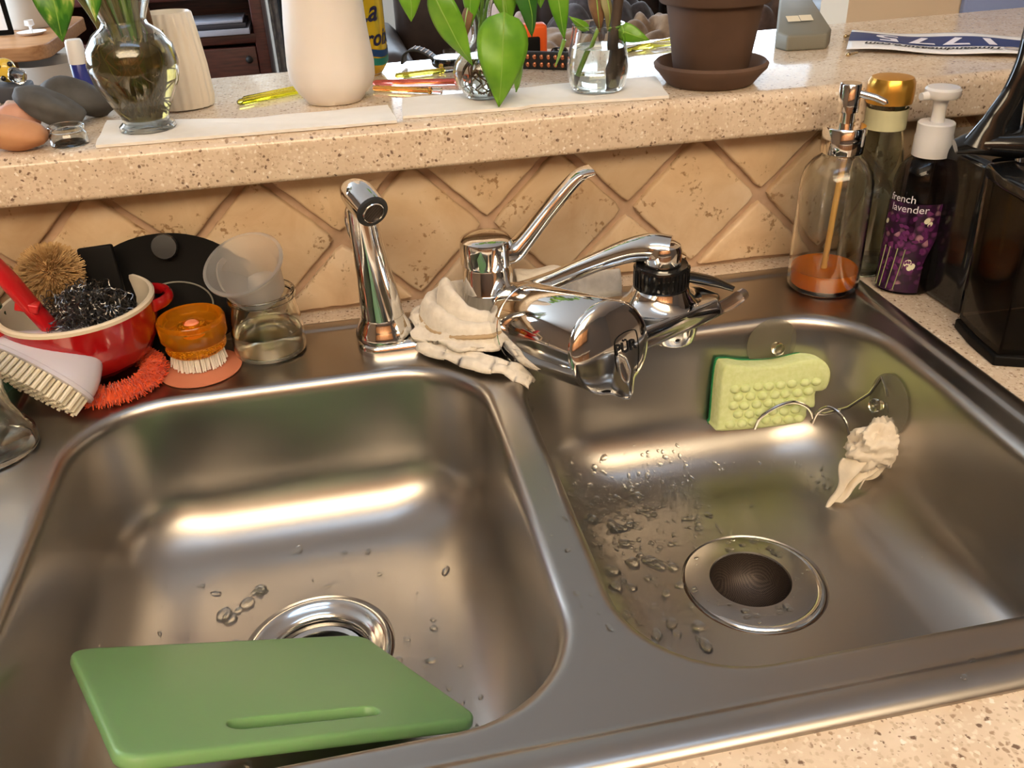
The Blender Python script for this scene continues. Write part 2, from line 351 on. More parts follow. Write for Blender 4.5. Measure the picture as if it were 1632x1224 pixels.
portal((X0 + .01, (LW[0] + LW[1]) / 2, (LW[2] + LW[3]) / 2), (0, -PI / 2, 0), hh, 2 * hy)
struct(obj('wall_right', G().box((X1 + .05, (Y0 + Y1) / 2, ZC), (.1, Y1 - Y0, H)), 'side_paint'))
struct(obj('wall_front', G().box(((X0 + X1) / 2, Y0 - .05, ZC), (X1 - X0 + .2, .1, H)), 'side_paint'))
# far living-room wall with two window openings
wins = [(0.10, 0.95, 0.75, 1.66), (1.7, 3.6, 0.70, 1.60)]
g = G(); xs = X0 - .1
for (a, b, z0, z1) in wins:
    g.box(((xs + a) / 2, Y1 + .05, ZC), (a - xs, .1, H)); g.box(((a + b) / 2, Y1 + .05, (FLOOR + z0) / 2), (b - a, .1, z0 - FLOOR)); g.box(((a + b) / 2, Y1 + .05, (CEIL + z1) / 2), (b - a, .1, CEIL - z1)); xs = b
g.box(((xs + X1 + .1) / 2, Y1 + .05, ZC), (X1 + .1 - xs, .1, H))
struct(obj('wall_far', g, 'wall_paint', merge=False))
for k, (a, b, z0, z1) in enumerate(wins):
    w = thing('window_%d' % (k + 1), 'window in the far living room wall', None, ((a + b) / 2, Y1 + .05, z0)); w['kind'] = 'structure'; del w['label']
    hw = (b - a) / 2; hh = z1 - z0
    obj('window_frame', G().box((0, 0, .02), (2 * hw, .05, .04)).box((0, 0, hh - .02), (2 * hw, .05, .04)).box((-hw + .02, 0, hh / 2), (.04, .05, hh)).box((hw - .02, 0, hh / 2), (.04, .05, hh)).box((0, 0, hh / 2), (.03, .04, hh)), 'window_frame', w, merge=False)
    portal(((a + b) / 2, Y1 - .01, (z0 + z1) / 2), (-PI / 2, 0, 0), b - a, hh)
# half wall that carries the ledge; its kitchen face is tiled
hw = struct(obj('wall_back', G().box((.3, .0345 + .08, (FLOOR + .1465) / 2), (3.0, .16, .1465 - FLOOR)), 'grout'))
DIAG = .148; XC = -.0345; ZCN = .0745; GR = .0046
def clip_poly(P, z, keep_above):
    out = []
    for i in range(len(P)):
        a, b = P[i], P[(i + 1) % len(P)]; ia = (a[1] >= z) == keep_above; ib = (b[1] >= z) == keep_above
        if ia: out.append(a)
        if ia != ib: t = (z - a[1]) / (b[1] - a[1]); out.append((a[0] + (b[0] - a[0]) * t, z))
    return out
def tile(cx, cz, k):
    h = DIAG / 2 - GR * 1.25
    P = clip_poly(clip_poly([(cx + h, cz), (cx, cz + h), (cx - h, cz), (cx, cz - h)], .0025, True), .1455, False)
    if len(P) < 3: return
    # wobbling tumbled outline
    Q = []
    for i in range(len(P)):
        a, b = Vector(P[i]), Vector(P[(i + 1) % len(P)]); n = max(2, int((b - a).length / .009)); nr = Vector((-(b - a).y, (b - a).x)).normalized()
        for j in range(n):
            q = a.lerp(b, j / n); w = N3((q.x * 1, q.y, k * 3.1), 90) * .0011 + N3((q.x, q.y, k * 1.7), 330) * .0007
            if j == 0: q = q + (Vector((sum(p[0] for p in P) / len(P), sum(p[1] for p in P) / len(P))) - q).normalized() * .0022
            q = q + nr * w; q.y = min(max(q.y, .001), .146); Q.append(q)
    c = Vector((sum(q.x for q in Q) / len(Q), sum(q.y for q in Q) / len(Q)))
    R = []
    for ins, y in ((0, .0350), (0, .0290), (.0012, .0272), (.0030, WALL)):
        R.append([(q.x + (c - q).normalized().x * ins - c.x, y - WALL, q.y + (c - q).normalized().y * ins - c.y) for q in Q])
    o = obj('tile', G().rings(R, True, True, True), 'travertine', hw, angle=50, loc=(c.x, WALL, c.y))
k = 0
for i in range(-5, 8):
    tile(XC + DIAG * i, ZCN, k); k += 1
    for dz in (-.5, .5): tile(XC + DIAG * (i + .5), ZCN + DIAG * dz, k); k += 1

# the speckled worktop around the sink
def slab(name, x0, x1, y0, y1, z0, z1, m): return G().box(((x0 + x1) / 2, (y0 + y1) / 2, (z0 + z1) / 2), (x1 - x0, y1 - y0, z1 - z0))
SX, SY0 = .419, -.559
g = G(); zz = CT - .038; i_ = .012
for (a, b, c, d) in ((-1.5, -SX + i_, -.64, .034), (SX - i_, 1.7, -.64, .034), (-SX + i_, SX - i_, -i_, .034), (-SX + i_, SX - i_, -.64, SY0 + i_)): g.box(((a + b) / 2, (c + d) / 2, (CT + zz) / 2), (b - a, d - c, CT - zz))
tag(obj('worktop', g, 'solid_surface', merge=False, smooth=False), 'speckled cream solid-surface worktop around the steel sink', 'worktop')

# raised bar ledge: rounded front edge, back edge a little askew
prof = []
FR = -.008; TH0 = .147
for i in range(7): a = -PI / 2 + PI / 2 * i / 6; prof.append((FR + .005 - .005 * math.cos(a), TH0 + .005 + .005 * math.sin(a)))
for i in range(9): a = PI / 2 * i / 8; prof.append((FR + .011 - .011 * math.cos(a), T - .011 + .011 * math.sin(a)))
R = []
for x in (-1.5, -.8, -.4, 0, .4, .8, 1.7):
    bk = .283 + (x + .2) * .055
    R.append([(x, y, z) for y, z in prof] + [(x, bk - .008, T), (x, bk, T - .008), (x, bk, TH0)])
tag(obj('bar_ledge', G().rings(R, True, True, True), 'solid_surface'), 'raised speckled ledge running above the tiled backsplash', 'ledge')
# beige partition behind the right end of the ledge, blue board on it
struct(obj('wall_partition', G().box((1.29, .50, .2), (1.26, .08, 2.2)), 'panel_beige'))
tag(obj('wall_board', G().box((1.022, .452, .344), (.36, .012, .36)), 'blue_board', bevel=.003), 'pale blue board hung on the beige partition above the race bib', 'board')

# ------------------------------------------------------------------ lamps of the place
def ceiling_lamp(x, y, sx, sy, label, emitm, drop=.22):
    t = thing('ceiling_lamp', label, 'lamp', (x, y, CEIL))
    obj('canopy', G().rings([rrect(sx * .2, .06, .03, z=0), rrect(sx * .2, .06, .03, z=-.025)], True, True, True), 'white_plastic', t)
    for sg in (-1, 1): obj('rod', G().tube([(sg * sx * .15, 0, -.02), (sg * sx * .15, 0, -drop)], .006, 10), 'chrome_soft', t)
    obj('diffuser', G().rings([rrect(sx / 2 - .03, sy / 2 - .03, .04, z=-drop), rrect(sx / 2, sy / 2, .05, z=-drop - .015), rrect(sx / 2, sy / 2, .05, z=-drop - .045), rrect(sx / 2 - .03, sy / 2 - .03, .04, z=-drop - .06)], True, True, True), emitm, t)
ceiling_lamp(.0, -.80, 1.3, .16, 'narrow daylight-white tube lamp on the kitchen ceiling', 'cool_emit', .12)
ceiling_lamp(-.25, -2.15, 2.2, .85, 'large warm ceiling lamp over the kitchen floor', 'lamp_emit', .25)
# wooden cabinets on the kitchen wall behind the viewer (they show in the chrome)
def cabinet(x, w, z0, z1, y, dpt, label):
    t = thing('kitchen_cabinet', label, 'cabinet', (x, y, z0)); hh = z1 - z0
    obj('body', G().box((0, 0, hh / 2), (w, dpt, hh)), 'cabinet_wood', t, bevel=.004)
    for sg in (-1, 1):
        d = obj('door', G().box((sg * w / 4, dpt / 2 + .01, hh / 2), (w / 2 - .02, .02, hh - .05)), 'cabinet_wood', t, bevel=.006)
        obj('knob', G().ball((sg * .03, dpt / 2 + .035, hh * (.2 if z0 > 0 else .8)), .014, 10, 6), 'chrome_soft', d)
for x, lab in ((-1.9, 'leftmost'), (-.9, 'second'), (.1, 'third'), (1.1, 'rightmost')):
    cabinet(x, .98, .45, 1.2, -3.02, .34, lab + ' wooden wall cabinet on the wall behind the viewer'); cabinet(x, .98, FLOOR, -.04, -2.9, .58, lab + ' wooden base cabinet on the wall behind the viewer')
tag(obj('kitchen_counter', G().box((-.4, -2.88, -.02), (4.1, .64, .04)), 'solid_surface', bevel=.006), 'speckled counter on the base cabinets behind the viewer', 'worktop')

# ================================================================== THE SINK
DR = (.201, -.304); DL = (-.168, -.294); DZ = .0130
sink = thing('kitchen_sink', 'double-bowl brushed stainless steel drop-in sink', 'sink', (0, 0, 0))
bm = bmesh.new()
def ring_bm(P): return [bm.verts.new(p) for p in P]
def bridge(a, b):
    n = len(a)
    for i in range(n): bm.faces.new((a[i], a[(i + 1) % n], b[(i + 1) % n], b[i]))
def ring_edges(r): return [e for e in (bm.edges.get((r[i], r[(i + 1) % len(r)])) or bm.edges.new((r[i], r[(i + 1) % len(r)])) for i in range(len(r)))]
oc = (0, SY0 / 2); prev = None
for d, z, r in ((0, -.0045, .022), (.0004, -.0015, .022), (.002, .0005, .021), (.006, .0024, .018), (.012, .0032, .016), (.0185, .0030, .014), (.0205, .0022, .013), (.0222, .0006, .012), (.024, .0, .012), (.027, .0, .012)):
    rg = ring_bm(rrect(SX - d, -SY0 / 2 - d, r, oc, z, 8, 10))
    if prev: bridge(prev, rg)
    prev = rg
deck_edges = ring_edges(prev)
def bowl(x0, x1, y0, y1, dc):
    global deck_edges
    c = ((x0 + x1) / 2, (y0 + y1) / 2); hx, hy = (x1 - x0) / 2, (y1 - y0) / 2
    prof = [(-.004, 0, .082), (-.0015, 0, .08), (.0005, -.0003, .078), (.0028, -.0014, .077), (.005, -.0040, .076), (.0066, -.0078, .075), (.0076, -.013, .074)]
    for i in range(1, 6): prof.append((.0076 + .0064 * i / 5, -.013 - .070 * i / 5, .074 - .004 * i / 5))
    for i in range(1, 13): a = PI / 2 * i / 12; prof.append((.014 + .064 * (1 - math.cos(a)), -.083 - .063 * math.sin(a), .070 - .030 * (1 - math.cos(a))))
    prof.append((.095, -.1464, .038))
    prev = None
    for k, (d, z, r) in enumerate(prof):
        rg = ring_bm(rrect(hx - d, hy - d, r, c, z, 10, 14))
        if prev: bridge(prev, rg)
        else: deck_edges = deck_edges + ring_edges(rg)
        prev = rg
    src = [v.co.copy() for v in prev]
    for t, z in ((.35, -.1470), (.7, -.1476), (1, -.1482)):
        P = []
        for q in src:
            a = math.atan2(q.y - dc[1], q.x - dc[0]); e = Vector((dc[0] + .0615 * math.cos(a), dc[1] + .0615 * math.sin(a), 0)); w = q.lerp(e, t); P.append((w.x, w.y, z))
        rg = ring_bm(P); bridge(prev, rg); prev = rg
    for rr, z in ((.0585, -.1510), (.057, -.1530)):
        P = [(dc[0] + rr * math.cos(a), dc[1] + rr * math.sin(a), z) for a in (math.atan2(q.y - dc[1], q.x - dc[0]) for q in src)]
        rg = ring_bm(P); bridge(prev, rg); prev = rg
LB = (-.350, .0015, -.520, -.113); RB = (.0240, .3785, -.515, -.109)
bowl(*LB, DL); bowl(*RB, DR)
bmesh.ops.triangle_fill(bm, use_beauty=True, use_dissolve=False, edges=deck_edges)
bmesh.ops.recalc_face_normals(bm, faces=bm.faces[:])
if sum(f.normal.z * f.calc_area() for f in bm.faces) < 0: bmesh.ops.reverse_faces(bm, faces=bm.faces[:])
SINK_BVH = BVHTree.FromBMesh(bm)
obj('basin', bm, 'stainless', sink, angle=30)
# drain fittings belong to the sink
def drain(c, hole, name):
    g = G().lathe([(.0588, -.1625), (.0575, -.1598), (.0545, -.1590), (.052, -.1600), (.050, -.1618), (hole + .006, -.1640), (hole + .002, -.1655), (hole, -.170), (hole, -.23)], 48, (c[0], c[1], DZ))
    d = obj(name, g, 'chrome_soft', sink, angle=50)
    return d
d1 = drain(DL, .040, 'drain_flange'); obj('drain_throat', G().lathe([(.0398, -.225), (.0, -.225)], 32, (*DL, DZ)), 'dark_hole', d1)
obj('splash_ring', G().lathe([(.0385, -.176), (.037, -.173), (.033, -.174), (.031, -.180), (.031, -.20)], 40, (*DL, DZ)), 'chrome_soft', d1)
obj('splash_guard', G().lathe([(.031, -.184), (.012, -.193), (.0, -.195)], 32, (*DL, DZ)), 'black_rubber', d1)
d2 = drain(DR, .044, 'drain_flange'); obj('drain_throat', G().lathe([(.0438, -.225), (.0, -.225)], 32, (*DR, DZ)), 'dark_hole', d2)
# loose mesh strainer lying in the right drain
st = thing('sink_strainer', 'round mesh sink strainer with wide flat rim in the right drain', 'strainer', (DR[0] - .003, DR[1] + .002, -.1592 + DZ))
obj('rim', G().lathe([(.0335, -.0006), (.0345, .0012), (.037, .0010), (.053, .0004), (.0553, -.0004), (.0550, -.0012), (.036, -.0002), (.0335, -.0006)], 56), 'stainless', st, angle=60)
obj('mesh_basket', G().lathe([(.0336, 0), (.0326, -.008), (.029, -.020), (.020, -.028), (.008, -.031), (.0, -.0315)], 48), 'strainer_mesh', st)
# water drops lying on the steel
def drops(name, spec, label, seed):
    rnd = random.Random(seed); g = G()
    for (x0, x1, y0, y1, n, r0, r1) in spec:
        for _ in range(n):
            x, y = rnd.uniform(x0, x1), rnd.uniform(y0, y1)
            if any((x - c[0]) ** 2 + (y - c[1]) ** 2 < .062 ** 2 for c in (DR, DL)) : continue
            loc, nor, _i, _d = SINK_BVH.ray_cast(Vector((x, y, .2)), Vector((0, 0, -1)))
            if loc is None: continue
            r = 1.25 * (r0 + (r1 - r0) * rnd.random() ** 2.2)
            M = Matrix.Translation(loc) @ nor.to_track_quat('Z', 'Y').to_matrix().to_4x4() @ Matrix.Rotation(rnd.random() * 6.28, 4, 'Z')
            sx, sy = rnd.uniform(.8, 1.5), rnd.uniform(.7, 1.0); R = []
            for rr, z in ((1, -.05), (.95, .30), (.70, .52), (.28, .64)):
                R.append([M @ Vector((rr * r * sx * math.cos(a * PI / 4) * (1 + .15 * math.sin(a * 2.3 + x * 900)), rr * r * sy * math.sin(a * PI / 4), z * r)) for a in range(8)])
            g.rings(R, True, True, True)
    o = obj(name, g, 'water', merge=False, angle=80); tag(o, label, 'water', kind='stuff'); return o
drops('water_droplets', [(-.30, -.03, -.40, -.16, 70, .0008, .0034), (-.25, -.20, -.32, -.21, 14, .003, .0065), (-.11, -.04, -.47, -.28, 30, .0008, .0045)], 'scattered water drops on the floor of the left bowl', 3)
drops('water_droplets', [(.035, .20, -.25, -.13, 330, .0011, .0030), (.035, .14, -.42, -.17, 170, .0010, .0056), (.15, .33, -.21, -.15, 80, .0007, .0020), (.06, .36, -.42, -.2, 24, .0006, .0022), (.03, .4, -.55, -.52, 14, .0008, .0025), (.003, .022, -.5, -.15, 14, .0008, .0030)], 'dense water drops beaded on the right bowl and its edges', 5)
# drops on the strainer rim
rnd = random.Random(9); g = G()
for _ in range(46):
    a = rnd.random() * 6.28; q = rnd.uniform(.038, .052); r = rnd.uniform(.0008, .0036); c = (q * math.cos(a), q * math.sin(a), .0008)
    g.rings([[(c[0] + rr * r * 1.3 * math.cos(i * PI / 4), c[1] + rr * r * math.sin(i * PI / 4) * (1 + .2 * math.sin(i + a)), c[2] + z * r) for i in range(8)] for rr, z in ((1, -.1), (.9, .2), (.6, .36), (.2, .42))], True, True, True)
stuff(obj('water_beads', g, 'water', st, merge=False, angle=80))

# ================================================================== FAUCET
FX, FY = .022, -.064
fa = thing('kitchen_faucet', 'chrome single-lever kitchen faucet with low swivel spout', 'faucet', (FX, FY, 0))
R = []
for ins, z in ((0, 0), (0, .004), (.001, .008), (.004, .0108), (.010, .0120)): R.append(rrect(.128 - ins, .0265 - ins, .020, (0, 0), z, 8, 6))
obj('deck_plate', G().rings(R, True, True, True), 'chrome', fa)
obj('body', G().lathe([(.0285, .011), (.0275, .016), (.0250, .022), (.0238, .030), (.0232, .0445), (.0238, .0455), (.0232, .0465), (.0230, .0665), (.0222, .0680), (.0222, .0715)], 48, cap1=True), 'chrome', fa, angle=35)
obj('cap', G().lathe([(.0222, .0715), (.0244, .0722), (.0246, .0745), (.0246, .0915), (.0238, .0950), (.020, .0972), (.010, .0985), (.0, .0988)], 48), 'chrome', fa)
# lever
hp = smoothpts([(.016, -.004, .0800), (.026, -.003, .0815), (.036, -.002, .0905), (.056, 0, .1120), (.076, 0, .1335), (.086, 0, .1430), (.0935, 0, .1475), (.100, 0, .1490)], 5)
ws = lerpl([.0130, .0125, .0115, .0100, .0088, .0088, .0105, .0120], len(hp)); hs_ = lerpl([.0100, .0092, .0078, .0068, .0060, .0054, .0040, .0028], len(hp)); R = []
for k, q in enumerate(hp):
    t = (hp[min(k + 1, len(hp) - 1)] - hp[max(k - 1, 0)]).normalized(); side = Vector((0, 1, 0)); upv = side.cross(t).normalized() * -1
    R.append([q + side * ws[k] * math.copysign(abs(math.cos(a)) ** .6, math.cos(a)) + upv * hs_[k] * math.copysign(abs(math.sin(a)) ** .6, math.sin(a)) for a in (2 * PI * i / 16 for i in range(16))])
obj('lever', G().rings(R, True, True, True), 'chrome', fa)
# spout
AX = Vector((.165, -.140, 0))
sp_ = smoothpts([(.010, -.004, .036), (.030, -.014, .0435), (.058, -.031, .0600), (.090, -.050, .0805), (.116, -.062, .0930), (.134, -.071, .0975), (.149, -.079, .0970)], 6)
rs = lerpl([.0160, .0120, .0102, .0104, .0125, .0150, .0145], len(sp_)); sp = obj('spout', G().tube(sp_, rs, 20, True, flat=.85), 'chrome', fa)
obj('spout_end', G().lathe([(.0, .1045), (.010, .1040), (.0150, .1015), (.0168, .0970), (.0168, .0850), (.0155, .0835), (.0, .0835)], 36, (AX.x - FX, AX.y - FY, 0)), 'chrome', fa)
# side sprayer on the plate
sy = thing('side_sprayer', 'chrome pull-out side sprayer standing left of the faucet', 'sprayer', (-.0795, -.064, .012))
obj('holder', G().lathe([(.0270, 0), (.0265, .004), (.0235, .010), (.0205, .017), (.0200, .020)], 40, cap0=True), 'chrome', sy)
bp = [Vector((0, 0, .018)), Vector((-.0005, .0005, .03)), Vector((-.003, .001, .060)), Vector((-.0055, .002, .090)), Vector((-.007, .003, .112)), Vector((-.0075, .003, .122))]
obj('handle', G().tube(bp, [.0200, .0192, .0162, .0142, .0135, .0130], 32), 'chrome', sy)
hd = smoothpts([(-.0145, .016, .128), (-.012, .010, .1335), (-.0075, .000, .1335), (-.002, -.012, .1290), (.0010, -.019, .1262)], 5)
h_ = obj('head', G().tube(hd, lerpl([.0085, .0128, .0148, .0146, .0142], len(hd)), 28), 'chrome', sy)
dirn = (hd[-1] - hd[-3]).normalized(); M = Matrix.Translation(hd[-1]) @ dirn.to_track_quat('Z', 'Y').to_matrix().to_4x4()
nz = obj('nozzle_ring', G().lathe([(.0140, -.001), (.0146, .001), (.0140, .0030), (.0105, .0035), (.0100, .0010)], 36).xf(M), 'black_rubber', sy)
obj('nozzle_rim', G().lathe([(.0104, .0030), (.0098, .0042), (.0090, .0040), (.0088, .0016)], 36).xf(M), 'chrome', nz)
obj('nozzle_face', G().lathe([(.0090, .0022), (.0, .0026)], 32).xf(M), 'strainer_mesh', nz)
obj('trigger', G().tube(smoothpts([(-.016, .014, .124), (-.0205, .013, .112), (-.0195, .012, .098), (-.016, .010, .090)], 5), lerpl([.0048, .0052, .0048, .0034], 16), 12, flat=.55), 'chrome', sy)

# water filter screwed on the spout
wf = thing('faucet_water_filter', 'chrome faucet-mounted water filter with a big cylinder below the spout', 'water filter', (AX.x, AX.y, 0))
phi = math.radians(27); XP = Vector((math.cos(phi), math.sin(phi), 0)); YP = Vector((-math.sin(phi), math.cos(phi), 0)); ZP = Vector((0, 0, 1))
ML = Matrix((XP, YP, ZP)).transposed().to_4x4()
g = G()
obj('collar', G().lathe([(.0190, .0840), (.0225, .0838), (.0240, .0820), (.0240, .0640), (.0225, .0620)] , 40, cap0=True, cap1=True), 'black_plastic', wf)
nb = G()
for i in range(36): a = 2 * PI * i / 36; nb.box((.0242 * math.cos(a), .0242 * math.sin(a), .073), (.0012, .0022, .016), Matrix.Rotation(a, 3, 'Z'))
stuff(obj('collar_ribs', nb, 'black_plastic', wf, merge=False))
obj('neck', G().rings([[(x * .0245, y * .0245, .063) for x, y in [(math.cos(2 * PI * i / 40), math.sin(2 * PI * i / 40)) for i in range(40)]]] + [[tuple(Vector((math.cos(2 * PI * i / 40) * a, math.sin(2 * PI * i / 40) * b, z))) for i in range(40)] for a, b, z in ((.026, .026, .058), (.031, .029, .052), (.038, .031, .0485), (.044, .032, .0475))], True, True, True).xf(ML), 'chrome', wf)
pl_ = [(-.075, -.030), (.040, -.034), (.052, -.026), (.052, .018), (.038, .030), (-.075, .030)]
obj('valve_plate', G().prism(pl_, .0330, .0478).xf(ML), 'chrome_soft', wf, bevel=.004)
obj('lever_strip', G().tube([ML @ Vector(q) for q in [(-.060, -.0355, .039), (.0, -.0385, .0405), (.056, -.0365, .0415), (.074, -.0335, .0425)]], [.0062, .0066, .0066, .0062], 12, flat=.9), 'dark_clear', wf)
obj('selector_arm', G().tube(smoothpts([ML @ Vector(q) for q in [(.018, .020, .058), (.040, .012, .056), (.060, -.008, .051), (.070, -.026, .046)]], 5), lerpl([.007, .0105, .0100, .005], 16), 12, flat=.42), 'black_plastic', wf)
obj('bypass_outlet', G().lathe([(.0225, .034), (.0225, .020), (.0205, .010), (.0190, .008), (.0170, .008), (.0165, .013)], 36, (.012, -.006, 0)).xf(Matrix.Translation((0, 0, 0)) @ ML), 'chrome', wf)
obj('diverter_knob', G().lathe([(.0, .079), (.010, .0785), (.0150, .0760), (.0160, .0710), (.0160, .050)], 32, (.034, .022, 0)).xf(ML), 'chrome', wf)
FC = Vector((.092, -.220, .052)) - AX; ax = Vector((.352, -.912, .215)).normalized()
sd = Vector((0, 0, 1)).cross(ax).normalized(); upx = ax.cross(sd).normalized()
MF = Matrix((sd, upx, ax)).transposed().to_4x4(); MF.translation = FC       # local z along the cylinder towards its front
LC, RC = .136, .0385
obj('cylinder', G().lathe([(.0, -LC - .010), (.018, -LC - .009), (.030, -LC - .004), (.0365, -LC + .004), (RC, -LC + .012), (RC, -LC + .024), (RC - .0006, -LC + .0245), (RC - .0006, -LC + .0255), (RC, -LC + .026), (RC, -.001), (RC - .001, 0)], 64).xf(MF), 'chrome', wf, angle=50)
# domed front cap with pouring lip at its lower edge
capR = []
for rr, z in ((1.012, 0), (1.012, .0030), (.985, .0045), (.93, .0060), (.80, .0078), (.60, .0094), (.35, .0105), (.12, .0110)):
    ring = []
    for i in range(64):
        a = 2 * PI * i / 64; x, y = RC * rr * math.cos(a), RC * rr * math.sin(a)
        w = max(0.0, 1 - abs(x - .008) / .014); lip = (w * w * (3 - 2 * w)) * max(0.0, -y / RC - .30)
        ring.append((x, y - lip * .010, z + lip * .012))
    capR.append(ring)
obj('end_cap', G().rings(capR, True, True, True).xf(MF), 'chrome', wf, angle=50)
def capz(x, y):
    rr = min(1, math.hypot(x, y) / RC); P = [(.0, .0111), (.12, .0110), (.35, .0105), (.6, .0094), (.8, .0078), (.93, .0060), (1.0, .003)]
    for (a, b), (c, d) in zip(P, P[1:]):
        if rr <= c: return b + (d - b) * (rr - a) / (c - a)
    return 0
tg = text_geo('PÜR', .0125, 0, .0003).warp(lambda p: (p.x + .0100, p.y - .0010, 0)).warp(lambda p: (p.x, p.y, capz(p.x, p.y) + .0007)).xf(MF)
obj('lettering', tg, 'ink_black', wf, smooth=False)
ar = [(.000, -.030), (-.0015, -.012), (-.001, .004), (.003, .0095), (.012, .0115), (.021, .0105), (.0235, .006), (.0235, -.010), (.021, -.026)]
obj('panel_seam', G().tube(smoothpts([MF @ Vector((x, y, capz(x, y) + .0003)) for x, y in ar], 4), .0004, 6), 'black_matte', wf)

# ================================================================== THINGS ON THE SINK AND WORKTOP
# green board leaning in the left bowl
TL, TR, NL, NR = Vector((-.3235, -.3490, -.0520)), Vector((-.1330, -.2955, -.1380)), Vector((-.2484, -.5050, .0125)), Vector((-.0580, -.4515, -.0735))
u = (NR - NL); v = (TL - NL); BWD, BLD = u.length, v.length; u.normalize(); nrm = u.cross(v).normalized(); v = nrm.cross(u)
MBD = Matrix((u, v, nrm)).transposed().to_4x4(); MBD.translation = NL
bm = bmesh.new()
def slot_ring(z, ins=0): return [bm.verts.new((x, y, z)) for x, y, _ in rrect(.047 + ins, .0075 + ins, .0074 + ins, (BWD / 2 + .002, .0290), 0, 8, 2)]
outer = []
for ins, z in ((.0050, -.0085), (.0022, -.0085), (.0006, -.0078), (0, -.0062), (0, -.0023), (.0006, -.0007), (.0022, 0), (.0050, 0)):
    outer.append([bm.verts.new((x, y, z)) for x, y, _ in rrect(BWD / 2 - ins, BLD / 2 - ins, .014, (BWD / 2, BLD / 2), 0, 8, 4)])
for a, b in zip(outer, outer[1:]): bridge(a, b)
s0, s1, s3, s2 = slot_ring(-.0085, .0004), slot_ring(-.0006), slot_ring(0, .0006), slot_ring(0, .0025)
bridge(s0, s1); bridge(s1, s3); bridge(s3, s2)
bmesh.ops.triangle_fill(bm, use_beauty=True, edges=ring_edges(outer[-1]) + ring_edges(s2)); bmesh.ops.triangle_fill(bm, use_beauty=True, edges=ring_edges(outer[0]) + ring_edges(s0))
bmesh.ops.transform(bm, matrix=MBD, verts=bm.verts[:]); bmesh.ops.recalc_face_normals(bm, faces=bm.faces[:])
tag(obj('cutting_board', bm, 'green_board', angle=50), 'green plastic cutting board with handle slot leaning in the left bowl', 'cutting board')

# sponge caddy: bent wire with two suction cups
cd = thing('sponge_holder', 'bent wire sponge holder with two clear suction cups in the right bowl', 'holder', (.30, -.15, -.06))
def rel(P, o): return [Vector(p) - Vector(o) for p in P]
O = (.30, -.15, -.06)
w1 = smoothpts([(.262, -.158, -.094), (.266, -.160, -.080), (.280, -.162, -.069), (.297, -.162, -.0665), (.313, -.162, -.075), (.3215, -.160, -.090), (.322, -.158, -.096)], 6)
obj('hoop', G().tube(rel(w1, O), .0016, 8), 'steel_wire', cd)
w2 = smoothpts([(.322, -.160, -.096), (.3235, -.165, -.080), (.331, -.172, -.072), (.340, -.185, -.080), (.343, -.197, -.100), (.340, -.203, -.116)], 6)
obj('hoop', G().tube(rel(w2, O), .0016, 8), 'steel_wire', cd)
w3 = [(.322, -.163, -.083), (.329, -.168, -.0815), (.3445, -.180, -.0695), (.3580, -.190, -.0500), (.3655, -.192, -.0330), (.3650, -.203, -.0400), (.3660, -.205, -.046)]
obj('arm', G().tube(rel(w3, O), .0016, 8), 'steel_wire', cd)
w4 = [(.3655, -.206, -.052), (.3695, -.213, -.0660), (.3650, -.216, -.0810), (.3560, -.214, -.0930), (.343, -.205, -.112)]
obj('arm', G().tube(rel(w4, O), .0016, 8), 'steel_wire', cd)
def cup(c, n, r):
    q = Vector(n).to_track_quat('Z', 'Y').to_matrix().to_4x4(); q.translation = Vector(c) - Vector(O)
    o = obj('suction_cup', G().lathe([(r, 0), (r, .0010), (r * .8, .0022), (r * .45, .0050), (r * .25, .0075), (.0, .0085)], 40, cap0=True).xf(q), 'suction_rubber', cd)
    obj('suction_knob', G().lathe([(.0045, .008), (.0045, .011), (.0062, .0125), (.0062, .0165), (.0050, .0180), (.0, .0182)], 20, cap0=True).xf(q), 'suction_clear', o)
loc, nor, _i, _d = SINK_BVH.ray_cast(Vector((.290, -.2, -.024)), Vector((0, 1, 0))); cup(loc + nor * .0015, nor, .026)
loc, nor, _i, _d = SINK_BVH.ray_cast(Vector((.30, -.215, -.052)), Vector((1, .08, 0)).normalized()); cup(loc + nor * .0015, nor, .029)
# sponge
sg = thing('dish_sponge', 'pale green dimpled sponge with torn corner behind the wire hoop', 'sponge', (.287, -.133, -.065))
PX = [(-.058, -.036), (-.052, -.043), (.028, -.041), (.036, -.024), (.044, -.022), (.043, -.004), (.054, -.001), (.056, .018), (.046, .033), (.030, .036), (.0, .031), (-.03, .032), (-.050, .036), (-.058, .028)]
PXs = [Vector((p.x, p.y)) for p in smoothpts([(a, b, 0) for a, b in PX + [PX[0]]], 4)][:-1]
def sponge_layer(y0, y1, ins):
    c = Vector((0, -.003)); R = []
    for i_, y in ((ins, y0), (0, y0 + (.002 if y1 > y0 else -.002)), (0, y1)):
        R.append([(q.x + (c - q).normalized().x * i_, y, q.y + (c - q).normalized().y * i_) for q in PXs])
    return R
tilt = Matrix.Rotation(math.radians(4), 4, 'Y') @ Matrix.Rotation(math.radians(-8), 4, 'X') @ Matrix.Diagonal((1, 1, .88, 1))
bm = bmesh.new(); R = sponge_layer(-.013, .006, .003); RR = [[bm.verts.new(p) for p in r] for r in R]
for a, b in zip(RR, RR[1:]): bridge(a, b)
bm.faces.new(RR[-1]); bmesh.ops.triangle_fill(bm, edges=ring_edges(RR[0]))
bmesh.ops.transform(bm, matrix=tilt, verts=bm.verts[:]); bmesh.ops.recalc_face_normals(bm, faces=bm.faces[:])
obj('foam', bm, 'sponge_foam', sg, angle=60)
g = G(); rnd = random.Random(4)
